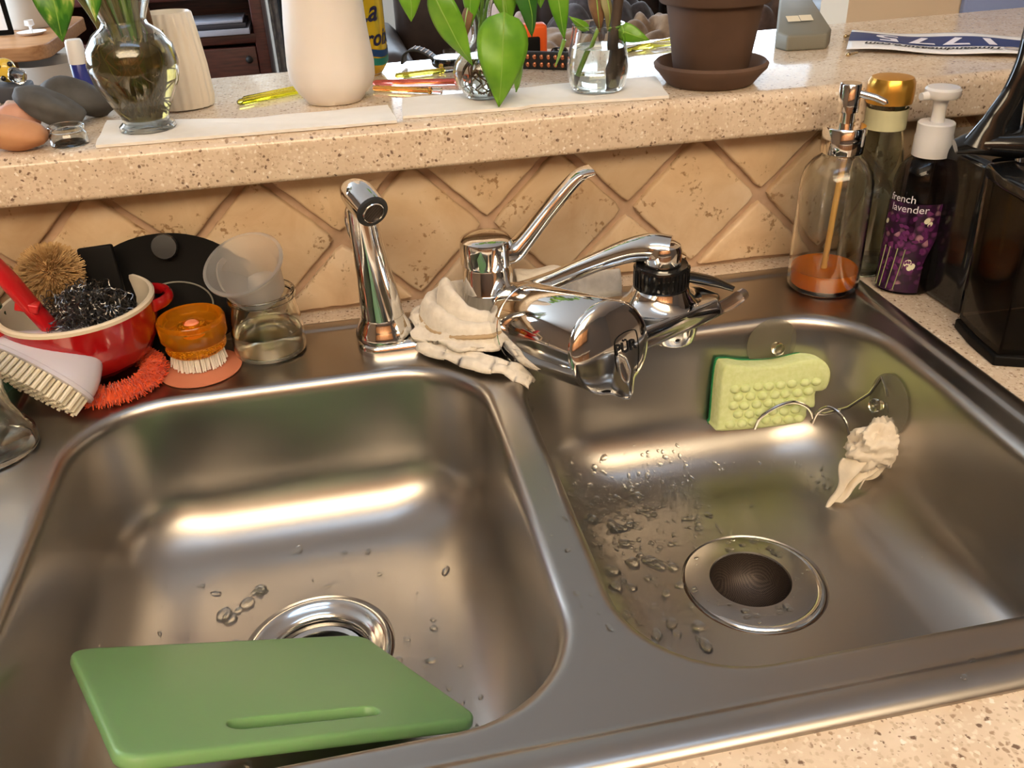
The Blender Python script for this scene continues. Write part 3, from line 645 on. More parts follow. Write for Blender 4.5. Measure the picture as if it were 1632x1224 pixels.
for j in range(5):
    for i in range(8):
        x = -.045 + i * .0122 + (j % 2) * .006 + rnd.uniform(-.001, .001); z = -.034 + j * .0105 + rnd.uniform(-.001, .001)
        if x > .044 - (0 if j > 2 else .014): continue
        g.ball((x, -.0125, z), (.0056, .0045, .0050), 10, 6)
stuff(obj('foam_bumps', g.xf(tilt), 'sponge_foam', sg, merge=False, angle=80))
bm = bmesh.new(); RR = [[bm.verts.new(p) for p in r] for r in sponge_layer(.006, .0105, -.001)]
for a, b in zip(RR, RR[1:]): bridge(a, b)
bm.faces.new(RR[-1]); bm.faces.new(RR[0]); bmesh.ops.transform(bm, matrix=tilt, verts=bm.verts[:]); bmesh.ops.recalc_face_normals(bm, faces=bm.faces[:])
obj('scouring_layer', bm, 'scour_green', sg)
# crumpled rag hanging over the wire
def crumple(p, amp, sd):
    n = Vector(p).normalized() if Vector(p).length > 1e-6 else Vector((0, 0, 1)); k = 0; f_ = 1.3; a_ = 1.0
    for o_ in range(4): k += a_ * (1 - 2 * abs(N3(n * f_ + Vector((sd, sd * 1.7, o_))))); f_ *= 2.1; a_ *= .62
    return Vector(p) * (1 + amp * (k - .6))
g = G().ball((0, 0, 0), 1.0, 56, 40); g.warp(lambda p: crumple(p, .30, 2.0)); g.warp(lambda p: (p[0] * .024 + .006, p[1] * .015, p[2] * .021))
def tail_of(x0, z0, x1, z1, w, sd):
    return G().sheet(lambda a, b: ((x0 + (x1 - x0) * b) + (a - .5) * w * (1 - .55 * b) * (1 + .3 * math.sin(b * 6 + sd)), -.004 + .006 * math.sin(a * 9 + sd + b * 3) * (1 - .4 * b) + .004 * N3((a * 3, b * 3, sd)), z0 + (z1 - z0) * b + .006 * N3((a * 4, b, sd)) - .006 * abs(a - .5)), 22, 18, .0014)
rg = thing('rag', 'x', 'rag', (.3490, -.221, -.0880))
obj('crumpled_top', g, 'rag_cloth', rg, angle=70)
obj('hanging_end', tail_of(-.006, -.006, -.033, -.056, .034, 1.0), 'rag_cloth', rg, angle=180)
obj('hanging_end', tail_of(.006, -.008, .0, -.058, .026, 4.0), 'rag_cloth', rg, angle=180)
tag(rg, 'crumpled cream rag hanging from the wire sponge holder', 'rag')

# towel wound round the faucet foot
tw = thing('white_towel', 'white terry towel wrapped around the foot of the faucet', 'towel', (.022, -.064, .012))
def wrap(r0, r1, z0, z1, a0, a1, nseed, flare, na=90, th=.005):
    def fn(uu, vv):
        a = a0 + (a1 - a0) * uu; n1 = N3((math.cos(a) * 2, math.sin(a) * 2, nseed), 1.6); r = r0 + (r1 - r0) * vv
        r += flare * n1 * (.4 + vv) + .0022 * math.sin(a * 9 + nseed + vv * 5); z = z0 + (z1 - z0) * vv + .006 * N3((math.cos(a) * 3, math.sin(a) * 3, nseed + vv), 1.3)
        z += .0012 * N3((a * 20, vv * 20, nseed)); return (r * math.cos(a) * 1.05, r * math.sin(a) * .92, max(z, .002))
    return G().sheet(fn, na, 14, th)
def bulge(uu, vv, r0, h, tall, seed):
    a = PI * .28 + uu * PI * 1.42
    lift = tall * math.exp(-((a - PI * 1.02) / .85) ** 2)
    ph = vv * PI; rad = .0125 * (1 + .18 * N3((math.cos(a) * 4, math.sin(a) * 4, seed + vv * 2)))
    r = r0 + rad * .72 * math.cos(ph) * -1; z = h + (rad * 1.5 + lift) * math.sin(ph)
    return (r * math.cos(a) * 1.02, r * math.sin(a) * .95, max(z, .002))
obj('inner_fold', G().sheet(lambda a, b: bulge(a, b, .0395, .004, .022, 1.0), 80, 16, .003), 'towel_cloth', tw, angle=180)
obj('outer_fold', G().sheet(lambda a, b: bulge(a, b, .0555, .002, .008, 5.0), 80, 16, .003), 'towel_cloth', tw, angle=180)
obj('lower_fold', wrap(.060, .074, .010, .0035, PI * .80, PI * 1.62, 9.0, .005, 70, .004), 'towel_cloth', tw, angle=180)
hem = [(.0640 * math.cos(a) * 1.02, .0640 * math.sin(a) * .95, .0115 + .002 * math.sin(a * 3)) for a in [PI * .85 + PI * .62 * i / 40 for i in range(41)]]
obj('hem', G().tube(hem, [.0021 + .0004 * (k % 2) for k in range(41)], 8), 'hem_cord', tw)
# front bulge under the filter and the tail over the divider
def front_fn(uu, vv):
    x = .012 + .056 * uu; y = -.052 - .034 * vv - .012 * uu; z = .006 + .020 * math.sin(vv * PI * .85 + .25) * (1 - .55 * uu) * (1 + .3 * N3((uu * 3, vv * 3, 2)))
    return (x, y, max(z, .003))
obj('front_fold', G().sheet(front_fn, 30, 20, .004), 'towel_cloth', tw, angle=180)
TP = [q - Vector((.022, -.064, .012)) for q in smoothpts([(-.047, -.084, .004), (-.020, -.120, .0045), (.005, -.143, .0045), (.026, -.156, .002), (.039, -.167, -.006)], 8)]
def tail_fn(uu, vv):
    q = TP[min(int(uu * (len(TP) - 1) + .5), len(TP) - 1)]; w = (.026 - .008 * uu) * (1 + .12 * math.sin(uu * 17)); k = vv - .4
    return (q.x + k * w * .55, q.y + k * w * .85, q.z + .0060 * math.sin(vv * PI) * (1.3 - .6 * uu) + .0032 * N3((uu * 7, vv * 4, 4)) + .0015 * math.sin(vv * 12))
obj('tail', G().sheet(tail_fn, 40, 16, .0035), 'towel_cloth', tw, angle=180)
def back_fn(uu, vv):
    x = .030 + .105 * uu; y = .020 + .028 * (vv - .5) * (1 + .3 * math.sin(uu * 5)) ; z = .004 + .036 * math.sin(vv * PI) ** .7 * (1 - .35 * uu) * (1 + .25 * N3((uu * 4, vv * 3, 7))) - .010 * math.exp(-((uu - .58) / .05) ** 2) * math.sin(vv * PI)
    return (x, y, max(z, .001))
obj('back_fold', G().sheet(back_fn, 50, 18, .004), 'towel_cloth', tw, angle=180)

# ---- glass soap dispenser with orange soap
def bottle_shell(prof, t=.0022):
    inner = [(max(r - t, .0005), z) for r, z in prof]; inner[0] = (inner[0][0], prof[0][1] + t * 1.8)
    return [(0.0, prof[0][1])] + prof + inner[::-1] + [(0.0, inner[0][1])]
sd_ = thing('soap_dispenser', 'clear glass pump bottle with orange soap on the back sink corner', 'soap dispenser', (.3735, -.0545, .0005))
pr = [(.0330, 0), (.0352, .002), (.0358, .006), (.0356, .05), (.0352, .100), (.0345, .112), (.0315, .1225), (.0250, .1310), (.0190, .1355), (.0172, .1380), (.0172, .1450)]
obj('glass_body', G().lathe(bottle_shell(pr), 56), 'clear_glass', sd_)
obj('soap', G().lathe([(0, .0045), (.0310, .0045), (.0330, .007), (.0333, .0215), (.0300, .0205), (.0, .0205)], 48), 'orange_soap', sd_)
obj('collar', G().lathe([(.0178, .1395), (.0200, .1398), (.0202, .1410), (.0202, .1630), (.0190, .1645), (.0, .1645)], 44, cap0=True), 'chrome', sd_)
pu = obj('pump', G().lathe([(.0075, .1645), (.0075, .1770), (.0098, .1775), (.0098, .2025), (.0090, .2035), (.0, .2035)], 32), 'chrome', sd_)
obj('nozzle', G().tube([(.002, -.001, .1955), (.018, -.014, .1915), (.0250, -.0195, .1880), (.0255, -.0200, .1865)], [.0036, .0032, .0030, .0026], 14), 'chrome', pu)
obj('dip_tube', G().tube([(.002, -.004, .142), (.0, -.003, .09), (-.002, -.002, .016)], .0030, 10), 'straw_tan', sd_)

# ---- dark plastic lotion bottle with white pump and flower print
lv = thing('lavender_soap_bottle', 'dark purple-tinted pump bottle printed with lavender flowers and white pump', 'soap bottle', (.4560, -.0740, CT), math.radians(-8))
LR = [(.0270, 0), (.0300, .002), (.0310, .006), (.0308, .060), (.0302, .105), (.0292, .116), (.0262, .1265), (.0200, .1335), (.0165, .1360), (.0160, .1385)]
obj('bottle_body', G().lathe(bottle_shell(LR, .0016), 56, squash=(1, .82)), 'dark_clear', lv)
obj('liquid', G().lathe([(0, .004), (.0265, .004), (.0288, .008), (.0286, .040), (.0, .040)], 48, squash=(1, .82)), 'purple_liquid', lv)
obj('collar', G().lathe([(.0165, .1375), (.0176, .1378), (.0174, .1560), (.0168, .1575), (.0168, .1680), (.0158, .1690), (.0, .1690)], 44, cap0=True), 'white_pump', lv)
pu = obj('pump', G().lathe([(.0062, .1690), (.0058, .1800), (.0066, .1880), (.0080, .1905), (.0145, .1915), (.0160, .1935), (.0160, .1990), (.0142, .2010), (.0, .2015)], 36), 'white_pump', lv)
obj('nozzle', G().tube([(-.006, .0, .1945), (-.022, -.004, .1938)], [.0050, .0035], 12), 'white_pump', pu)
obj('dip_tube', G().tube([(.002, 0, .14), (.002, 0, .01)], .0042, 12), 'clear_plastic', lv)
def on_lv(p, a0, off=.0007):
    """wrap x (arc length), y (height) on the oval bottle"""
    a = a0 + p.x / .0290; z = p.y
    r = .0308 - .0006 * max(0, (z - .06) / .045) + off
    return (r * math.cos(a), r * .82 * math.sin(a), z)
A0 = math.radians(-124)
obj('flower_print', G().grid(lambda a, b: on_lv(Vector((-.030 + .048 * a + (.010 if a > .5 else 0) * min(1, max(0, (b - .35) * 3)) , .004 + .092 * b)), A0, .0004), 20, 12), 'label_print', lv)
fl = G(); rnd = random.Random(11)
def dab(g, x, y, r1, r2, ang, n=10):
    o = len(g.v); c, s = math.cos(ang), math.sin(ang)
    g.v += [Vector(on_lv(Vector((x + r1 * math.cos(2 * PI * i / n) * c - r2 * math.sin(2 * PI * i / n) * s, y + r1 * math.cos(2 * PI * i / n) * s + r2 * math.sin(2 * PI * i / n) * c)), A0, .0010)) for i in range(n)]
    g.f.append(tuple(range(o, o + n)))
pp = G()
for _ in range(60): dab(pp, rnd.uniform(-.026, .020), rnd.uniform(.026, .082), rnd.uniform(.0016, .003), rnd.uniform(.001, .002), rnd.uniform(0, 3))
stuff(obj('petals', pp, 'petal_purple', lv, smooth=False, merge=False))
wp = G()
for x, y, r in ((.004, .036, .0042), (.0075, .032, .0045), (.014, .080, .0034), (.017, .0765, .0028), (-.026, .074, .003)): dab(wp, x, y, r, r * .75, 1.0)
stuff(obj('white_petals', wp, 'petal_white', lv, smooth=False, merge=False))
sm = G()
for x in (-.026, -.020, -.012, -.005): sm.tube([on_lv(Vector((x, .006)), A0, .0012), on_lv(Vector((x + .003, .030)), A0, .0012), on_lv(Vector((x + .005, .05)), A0, .0012)], .0005, 5)
stuff(obj('stalks', sm, 'petal_stem', lv, merge=False))
for body, x, y, s in (('french', -.012, .1000, .0105), ('lavender', -.004, .0905, .0105)):
    obj('lettering', text_geo(body, s).warp(lambda p: on_lv(Vector((p.x + x, p.y + y)), A0, .0012)), 'ink_white', lv, smooth=False)

# ---- tall bottle with gold cap behind them
gb = thing('gold_cap_bottle', 'tall clear bottle with gold foil cap standing behind the soap dispenser', 'bottle', (.4380, -.0190, CT))
obj('glass_body', G().lathe(bottle_shell([(.0250, 0), (.0265, .003), (.0265, .05), (.0255, .11), (.0215, .135), (.0185, .15), (.0185, .178)], .002), 44), 'green_glass', gb)
obj('neck_band', G().lathe([(.0200, .152), (.0200, .172)], 40), 'label_strip', gb)
obj('cap', G().lathe([(.0185, .176), (.0222, .1770), (.0226, .186), (.0218, .196), (.0195, .2005), (.0, .2025)], 40, cap0=True, wob=.015), 'gold_foil', gb)

# ---- black appliance with smoky tank at the right edge
ap = thing('coffee_maker', 'black coffee maker with smoky clear water tank on the right worktop', 'coffee maker', (.52, -.13, CT))
def rel2(P): return [(x - .52, y + .13) for x, y in P]
obj('body', G().prism(rel2([(.462, -.030), (.462, -.150), (.60, -.170), (.66, -.03)]), 0, .150), 'black_plastic', ap, bevel=.008)
tk = rel2([(.447, -.170), (.4385, -.205), (.4345, -.244), (.475, -.262), (.60, -.285), (.62, -.172)])
def inset(P, d):
    c = Vector((sum(p[0] for p in P) / len(P), sum(p[1] for p in P) / len(P))); return [tuple(Vector(p) + (c - Vector(p)).normalized() * d) for p in P]
obj('tank_foot', G().prism(tk, 0, .010), 'black_matte', ap, bevel=.002)
tk2 = inset(tk, .003); tko = inset(tk, -.002); R = [[(x, y, .011) for x, y in inset(tk2, .02)], [(x, y, .0115) for x, y in tk2], [(x, y, .03) for x, y in tk2], [(x, y, .145) for x, y in tko], [(x, y, .145) for x, y in inset(tko, .003)], [(x, y, .03) for x, y in inset(tk2, .003)], [(x, y, .015) for x, y in inset(tk2, .004)]]
obj('water_tank', G().rings(R, True, True, True), 'smoke_plastic', ap, angle=25)
obj('tank_lid', G().prism(inset(tko, -.003), .1455, .158), 'black_plastic', ap, bevel=.004)
obj('top_wing', G().tube(smoothpts([(-.100, -.024, .170), (-.084, -.030, .174), (-.050, -.036, .172), (.0, -.04, .165)], 5), lerpl([.010, .017, .022, .024], 16), 16, flat=.6), 'black_plastic', ap)
obj('arm', G().tube(smoothpts([(-.080, -.034, .172), (-.076, -.036, .192), (-.066, -.036, .214), (-.058, -.034, .238), (-.050, -.026, .268), (-.04, -.02, .30)], 6), lerpl([.014, .008, .0065, .0065, .007, .008], 31), 16, flat=1.5), 'black_plastic', ap)
obj('inner_column', G().tube([(-.022, -.020, .165), (-.018, -.018, .29)], [.030, .022], 20), 'black_matte', ap)
obj('steam_tube', G().tube([(-.044, -.047, .160), (-.053, -.045, .262)], .0105, 20), 'chrome_soft', ap)
obj('knob', G().lathe([(.0, .256), (.0140, .256), (.0155, .259), (.0155, .278), (.0140, .281), (.0, .282)], 32, (-.056, -.045, 0)), 'black_plastic', ap)

# ---- jar with liquid and plastic cup on it
jr = thing('glass_jar', 'squat clear glass jar half full of cloudy liquid behind the left bowl', 'jar', (-.1865, -.0480, .0003))
jp = [(.0290, 0), (.0325, .002), (.0336, .006), (.0334, .022), (.0318, .036), (.0300, .046), (.0292, .052), (.0296, .0545), (.0312, .0555), (.0312, .0600), (.0300, .0612)]
obj('glass_body', G().lathe(bottle_shell(jp, .0020), 56), 'clear_glass', jr)
obj('liquid', G().lathe([(0, .0042), (.0285, .0042), (.0311, .0075), (.0309, .0240), (.0, .0240)], 48), 'cloudy_liquid', jr)
cp = tag(obj('plastic_cup', G().lathe([(.0, .0), (.021, .0), (.0235, .003), (.0290, .030), (.0335, .0345), (.0345, .0385), (.0365, .0395), (.0365, .0415), (.0335, .0415), (.0325, .037), (.0278, .032), (.0222, .004), (.0, .0022)], 52), 'frosted_plastic', angle=50), 'frosted translucent plastic cup tilted on top of the glass jar', 'cup')
cp.location = (-.1860, -.0470, .0590); cp.rotation_euler = (math.radians(24), math.radians(-14), 0)
cl = tag(obj('cup_lid', G().lathe([(.0, .0), (.022, .0), (.024, .002), (.026, .006), (.0285, .007), (.0285, .009), (.024, .009), (.0215, .0035), (.0, .003)], 44), 'frosted_plastic', angle=50), 'small frosted plastic lid wedged left of the cup on the jar', 'lid')
cl.location = (-.2060, -.0440, .0660); cl.rotation_euler = (math.radians(20), math.radians(52), 0)

# ---- amber palm brush on a salmon disc
dk_ = tag(obj('silicone_disc', G().lathe([(.0, 0), (.0350, 0), (.0365, .0008), (.0365, .0016), (.0345, .0026), (.0, .0030)], 56), 'salmon_silicone'), 'flat salmon silicone disc under the amber palm brush', 'disc'); dk_.location = (-.2490, -.0690, .0004)
br = thing('palm_brush', 'round amber plastic palm brush with white bristles', 'brush', (-.2500, -.0610, .0036))
obj('head', G().lathe([(.0, .0145), (.0245, .0145), (.0265, .0165), (.0272, .0195), (.0262, .0220), (.0268, .0250), (.0298, .0290), (.0300, .0440), (.0285, .0465), (.0262, .0455), (.0245, .0400), (.0150, .0350), (.0125, .0355), (.0120, .0400), (.0075, .0405), (.0070, .0330), (.0, .0320)], 60), 'amber_plastic', br)
obj('button', G().lathe([(.0066, .030), (.0066, .0395), (.0050, .0412), (.0, .0415)], 24), 'coral_dot', br)
g = G(); rnd = random.Random(2)
for k in range(420):
    q = math.sqrt(rnd.random()) * .0225; a = rnd.random() * 6.283
    if k < 200: q = .0195 + rnd.random() * .0035
    x, y = q * math.cos(a), q * math.sin(a); s = 1.06 + rnd.uniform(-.04, .06)
    g.tube([(x, y, .0150), (x * s, y * s, rnd.uniform(.0002, .0016))], .00055, 4)
stuff(obj('bristles', g, 'white_bristle', br, merge=False))

# ---- red mini casserole with its contents
po = thing('red_casserole', 'small red glazed stoneware casserole holding scrubbers', 'pot', (-.3430, -.0520, .0130), math.radians(14))
pp_ = [(.0, 0), (.036, 0), (.046, .003), (.0545, .011), (.0605, .023), (.0640, .038), (.0655, .0560)]
obj('body', G().lathe(pp_, 64), 'red_enamel', po)
obj('glazed_rim', G().lathe([(.0655, .0560), (.0657, .0590), (.0640, .0605), (.0615, .0600), (.0605, .0570), (.0590, .040), (.0540, .024), (.042, .009), (.0, .007)], 64), 'cream_glaze', po)
for sg_ in (-1, 1):
    R = []
    for i in range(9):
        t = i / 8; R.append([(sg_ * (.062 + .018 * (1 - (2 * t - 1) ** 2)), (t - .5) * .046, .061 + .006 * math.sin(a)) if False else (sg_ * (.0605 + .0165 * (1 - abs(2 * t - 1) ** 2.5) + .004 * math.cos(a)), (t - .5) * .046, .0500 + .0055 * math.sin(a)) for a in (2 * PI * j / 10 for j in range(10))])
    obj('handle', G().rings(R, True, True, True), 'red_enamel', po)
# fuzzy orange scrubber under the pot
os_ = thing('orange_scrubber', 'fuzzy orange yarn scrubber ring beneath the red pot', 'scrubber', (-.3260, -.0740, .0005))
R = []
for i in range(48):
    a = 2 * PI * i / 48; R.append([((.038 + .0085 * math.cos(b)) * math.cos(a), (.038 + .0085 * math.cos(b)) * math.sin(a), .0068 + .0062 * math.sin(b)) for b in (2 * PI * j / 12 for j in range(12))])
R.append(R[0]); obj('core', G().rings(R), 'orange_yarn', os_)
rnd = random.Random(8); P = []
for k in range(5200):
    a = k * .0191; b = rnd.random() * 6.283; q = .0100 + rnd.uniform(-.003, .0032)
    P.append(((.038 + q * math.cos(b)) * math.cos(a), (.038 + q * math.cos(b)) * math.sin(a), max(.0006, .0070 + q * .85 * math.sin(b))))
obj('yarn', G().tube(P, .00042, 3), 'orange_yarn', os_, merge=False, smooth=False)
# steel wool
rnd = random.Random(21); P = []; cx = Vector((-.3330, -.0680, .0680)); d = Vector((1, 0, 0)); q = Vector((0, 0, 0))
for k in range(11000):
    if k % 2 == 0:
        d = (d + Vector((rnd.gauss(0, 1), rnd.gauss(0, 1), rnd.gauss(0, 1))) * .75).normalized()
    e = Vector((q.x / .039, q.y / .033, q.z / .024)); L = e.length
    if L > (.9 + .22 * ((k // 40) % 2)): d = (d - e.normalized() * .9).normalized()
    q = q + d * .0017; P.append(cx + q)
tag(obj('steel_wool_pad', G().tube(P, .00040, 3), 'steel_wool', merge=False), 'tangled grey steel wool pad in the red casserole', 'scouring pad')
# coir dish brush
cb_ = thing('coir_brush', 'round tan coir dish brush standing in the red casserole', 'brush', (-.3490, -.0420, .0210))
obj('handle', G().tube([(0, 0, 0), (-.012, .010, .058)], [.005, .007], 10), 'oak', cb_)
cc_ = Vector((-.0140, .0150, .0710)); obj('core', G().ball(tuple(cc_), .018, 16, 10), 'coir', cb_)
g = G(); rnd = random.Random(5)
for k in range(2600):
    n_ = Vector((rnd.gauss(0, 1), rnd.gauss(0, 1), rnd.gauss(0, 1))).normalized(); L = .0285 + rnd.uniform(-.003, .0012); e = cc_ + Vector((n_.x * L * 1.03, n_.y * L, n_.z * L * .95))
    g.tube([cc_ + n_ * .015, e], [.0006, .00038], 3)
stuff(obj('bristles', g, 'coir', cb_, merge=False, smooth=False))
# flat black scraper
sc_ = tag(obj('black_scraper', G().box((0, 0, 0), (.031, .006, .085)), 'black_matte', bevel=.002), 'flat black rectangular scraper standing in the red casserole', 'scraper'); sc_.location = (-.3215, -.0270, .0680); sc_.rotation_euler = (math.radians(-10), math.radians(-4), math.radians(-5))
# red brush handle
rh = thing('red_brush', 'red plastic brush handle with grey inlay sloping into the casserole', 'brush', (-.370, -.080, .052))
hp = smoothpts([(-.034, -.010, .106), (-.017, -.010, .0815), (-.006, -.010, .060), (.003, -.006, .034), (.011, .0, .010), (.020, .008, -.008)], 5)
obj('handle', G().tube(hp, lerpl([.0110, .0115, .0120, .0115, .0110, .0100], len(hp)), 16, flat=.55), 'red_plastic', rh)
obj('inlay', G().tube([(-.032, -.0190, .1040), (-.019, -.0195, .0860), (-.010, -.0190, .0690)], [.0045, .0055, .0040], 10, flat=.6), 'grey_box', rh)
obj('ridge', G().box((.002, -.0125, .0380), (.018, .010, .008), Matrix.Rotation(math.radians(20), 3, 'Y')), 'red_plastic', rh, bevel=.0015)
# lavender scrub brush with cream bristles
lb = thing('scrub_brush', 'oval lavender plastic scrub brush lying with cream bristles towards the sink', 'brush', (-.3690, -.1060, .0200))
ua = Vector((.80, -.52, -.30)).normalized(); nb_ = Vector((-.42, -.66, -.46)); nb_ = (nb_ - ua * nb_.dot(ua)).normalized(); wb = ua.cross(nb_)
MB_ = Matrix((ua, wb, nb_)).transposed().to_4x4(); MB_.translation = Vector((0, 0, .017))
R = []
for k in range(13):
    t = k / 12; th = -PI / 2 + PI * t * .5
    s = math.cos(PI / 2 * (1 - t)) if False else math.sin(PI / 2 * t)
    R.append([(.0520 * s ** .55 * math.cos(a), .0250 * s ** .55 * math.sin(a), -.0450 * (1 - t) ** 1.2 * (1 + .25 * math.cos(a))) for a in (2 * PI * i / 36 for i in range(36))])
R += [[(.0535 * math.cos(a), .0262 * math.sin(a), .001) for a in (2 * PI * i / 36 for i in range(36))], [(.0535 * math.cos(a), .0262 * math.sin(a), .004) for a in (2 * PI * i / 36 for i in range(36))], [(.050 * math.cos(a), .0235 * math.sin(a), .0045) for a in (2 * PI * i / 36 for i in range(36))]]
obj('body', G().rings(R, True, True, True).xf(MB_), 'lavender_plastic', lb)
g = G(); rnd = random.Random(3)
for i in range(17):
    for j in range(7):
        x = -.0455 + i * .0057; y = -.0186 + j * .0062
        if (x / .049) ** 2 + (y / .0225) ** 2 > 1: continue
        g.tube([(x, y, .004), (x * 1.02, y * 1.03, .0200 + rnd.uniform(-.0006, .0006))], [.0021, .0017], 6)
stuff(obj('bristles', g.xf(MB_), 'cream_bristle', lb, merge=False))
# black lid leaning on the tiles
bl = thing('black_pan_cover', 'black round nonstick pan cover leaning on the backsplash behind the red pot', 'cookware', (-.2740, -.006, .0))
Ml = Matrix.Translation((0, 0, .052)) @ Matrix.Rotation(math.radians(74), 4, 'X') @ Matrix.Rotation(math.radians(0), 4, 'Z')
obj('plate', G().lathe([(.0, 0), (.066, 0), (.070, .002), (.072, .006), (.066, .0055), (.0450, .003), (.0, .003)], 56, squash=(1.08, .78)).xf(Ml), 'black_matte', bl)
obj('ring', G().tube([Ml @ Vector((.006 + .033 * math.cos(2 * PI * i / 40), -.012 + .022 * math.sin(2 * PI * i / 40), .0042)) for i in range(41)], .0008, 6), 'grey_box', bl)
obj('knob', G().lathe([(.010, .002), (.012, .012), (.011, .016), (.0, .017)], 24, (.006, .044, 0)).xf(Ml), 'black_rubber', bl)
# green soap bottle with white pump, glass at the left edge
gs = thing('green_soap_bottle', 'green dish soap bottle with white pump at the left edge behind the brushes', 'soap bottle', (-.4350, -.0480, CT))
obj('bottle_body', G().lathe([(.0, 0), (.030, 0), (.032, .003), (.032, .072), (.028, .082), (.015, .089), (.013, .094)], 40, squash=(1, .8)), 'green_soap', gs)
obj('collar', G().lathe([(.016, .089), (.0165, .106), (.014, .108), (.0, .108)], 32, cap0=True), 'white_plastic', gs)
obj('pump', G().lathe([(.005, .107), (.005, .126), (.0115, .127), (.013, .132), (.012, .143), (.009, .146), (.0, .147)], 28), 'white_plastic', gs)
gl = thing('drinking_glass', 'clear glass tumbler with flared foot at the left edge of the sink', 'glass', (-.4060, -.1660, .0004))
obj('glass_body', G().lathe(bottle_shell([(.0340, 0), (.0385, .002), (.0395, .008), (.0380, .014), (.0325, .022), (.0275, .036), (.0262, .050), (.0285, .075), (.0300, .085)], .0030), 52), 'clear_glass', gl)

# ================================================================== THINGS ON THE LEDGE
def leaf(base, tip, width, material, name, parent, bend=.15, roll=0.0, fold=.25, o=(0, 0, 0), rib=True, wide=.42, root=None, rm='stem_green'):
    """pointed oval leaf from base to tip, facing the viewer (-y), rolled about its length"""
    B, Tp, O = Vector(base), Vector(tip), Vector(o); L = (Tp - B); n = L.length; d = L.normalized()
    f = Vector((0, -1, .25)); f = (f - d * f.dot(d)).normalized(); f = Matrix.Rotation(roll, 3, d) @ f; s = d.cross(f).normalized()
    def fn(a, b):
        t = b; w = width / 2 * (math.sin(PI * t ** (.62 if wide < .45 else .8)) ** .85) * (1 - .25 * t ** 3)
        x = (a - .5) * 2
        return B + d * (n * t) + s * (w * x) + f * (bend * n * math.sin(PI * t) * .5 - fold * w * abs(x) ** 1.3 + .03 * width * math.sin(t * 11 + x * 2)) - O
    g = G().sheet(fn, 10, 16, .0007)
    lf = obj(name, g, material, parent, angle=180)
    if root:
        r_ = Vector(root); top = Vector((B.x * .75 + r_.x * .25, B.y * .75 + r_.y * .25, max(B.z, r_.z) + .010))
        obj('petiole', G().tube(smoothpts([r_ - O, top - O, B - O, fn(.5, .06)], 5), .0011, 6), rm, lf)
    if rib:
        obj('midrib', G().tube([fn(.5, k / 12) + f * .0003 for k in range(12)], [.0008 - .00005 * k for k in range(12)], 6), 'leaf_rib', lf)
    return lf

# paper towels
def paper(name, P, label, seed, th=.0022):
    c = Vector((sum(p[0] for p in P) / len(P), sum(p[1] for p in P) / len(P)))
    g = G(); n = len(P); rows = []
    for j in range(5):
        t = j / 4; row = []
        for i in range(n):
            a = Vector(P[i]) ; q = c.lerp(a, .02 + .98 * t); row.append((q.x, q.y, T + th + .0012 * (1 + N3((q.x * 40, q.y * 40, seed))) * (1 if j < 4 else .6)))
        rows.append(row)
    rows.append([(p[0], p[1], T + .0004) for p in P])
    return tag(obj(name, G().rings(rows, True, True, True), 'paper_towel', angle=70), label, 'paper towel')
def dens(P, n=10, w=.0012, sd=0):
    out = []
    for i in range(len(P)):
        a, b = Vector(P[i]), Vector(P[(i + 1) % len(P)])
        for k in range(n):
            q = a.lerp(b, k / n); q += Vector((N3((q.x * 60, q.y * 60, sd)), N3((q.x * 60, q.y * 60, sd + 9)))) * w; out.append((q.x, q.y))
    return out
paper('paper_towel', dens([(-.306, .0015), (-.175, -.001), (-.0435, -.002), (-.047, .060), (-.18, .055), (-.312, .095)], 8), 'folded white paper towel under the pothos vase', 1)
paper('paper_towel', dens([(-.0375, .011), (.02, .009), (.074, .0075), (.084, .0125), (.150, .008), (.2170, .001), (.2340, .088), (.160, .092), (.09, .086), (-.031, .084)], 6), 'folded white paper towel under the two small glass vases', 2)

# --- pothos vase
pv = thing('pothos_vase', 'flared glass vase with pothos cuttings and tangled roots', 'vase', (-.2670, .0450, T + .0030))
vp = [(.0225, 0), (.0245, .0015), (.0245, .0045), (.0205, .0080), (.0215, .014), (.0290, .028), (.0365, .044), (.0388, .058), (.0365, .072), (.0285, .083), (.0205, .0890), (.0190, .0930), (.0225, .102), (.0290, .116), (.0360, .134), (.0400, .150)]
obj('glass_body', G().lathe(bottle_shell(vp, .0020), 60), 'clear_glass', pv)
obj('water', G().lathe([(0, .0105), (.0185, .0105), (.0268, .028), (.0343, .044), (.0366, .058), (.0343, .0715), (.0300, .0775), (.0, .0775)], 48), 'murky_water', pv)
rnd = random.Random(31)
for k in range(46):
    P = []; a = rnd.random() * 6.28; q = rnd.uniform(.004, .030)
    for j in range(9):
        t = j / 8; rr = q * (1 + .3 * math.sin(t * 5 + k)) * (1 if t < .75 else .75); a += rnd.uniform(-.5, .5); P.append((rr * math.cos(a), rr * math.sin(a), .080 - .064 * t + rnd.uniform(-.003, .003)))
    obj('root', G().tube(smoothpts(P, 3), .00055, 5), 'root_tan' if k % 2 else 'stem_olive', pv)
for k in range(11):
    a = k * .571 + .3; q = .008 + .004 * (k % 3); x, y = q * math.cos(a), q * math.sin(a) * .7
    obj('stem', G().tube(smoothpts([(x * .8, y, .035), (x, y, .075), (x * 1.5 - .004, y * 1.2, .110), (x * 2.6 - .010, y * 1.4, .150), (x * 3.4 - .012, y * 1.6, .19)], 4), .0026 + .0008 * (k % 2), 8), 'stem_olive' if k % 3 else 'stem_green', pv)
O = (-.267, .045, T + .003)
leaf((-.3100, .0180, .3330), (-.3125, .0150, .2765), .0330, 'leaf_variegated', 'leaf', pv, .25, -.25, .3, O, root=(-.280, .045, .325))
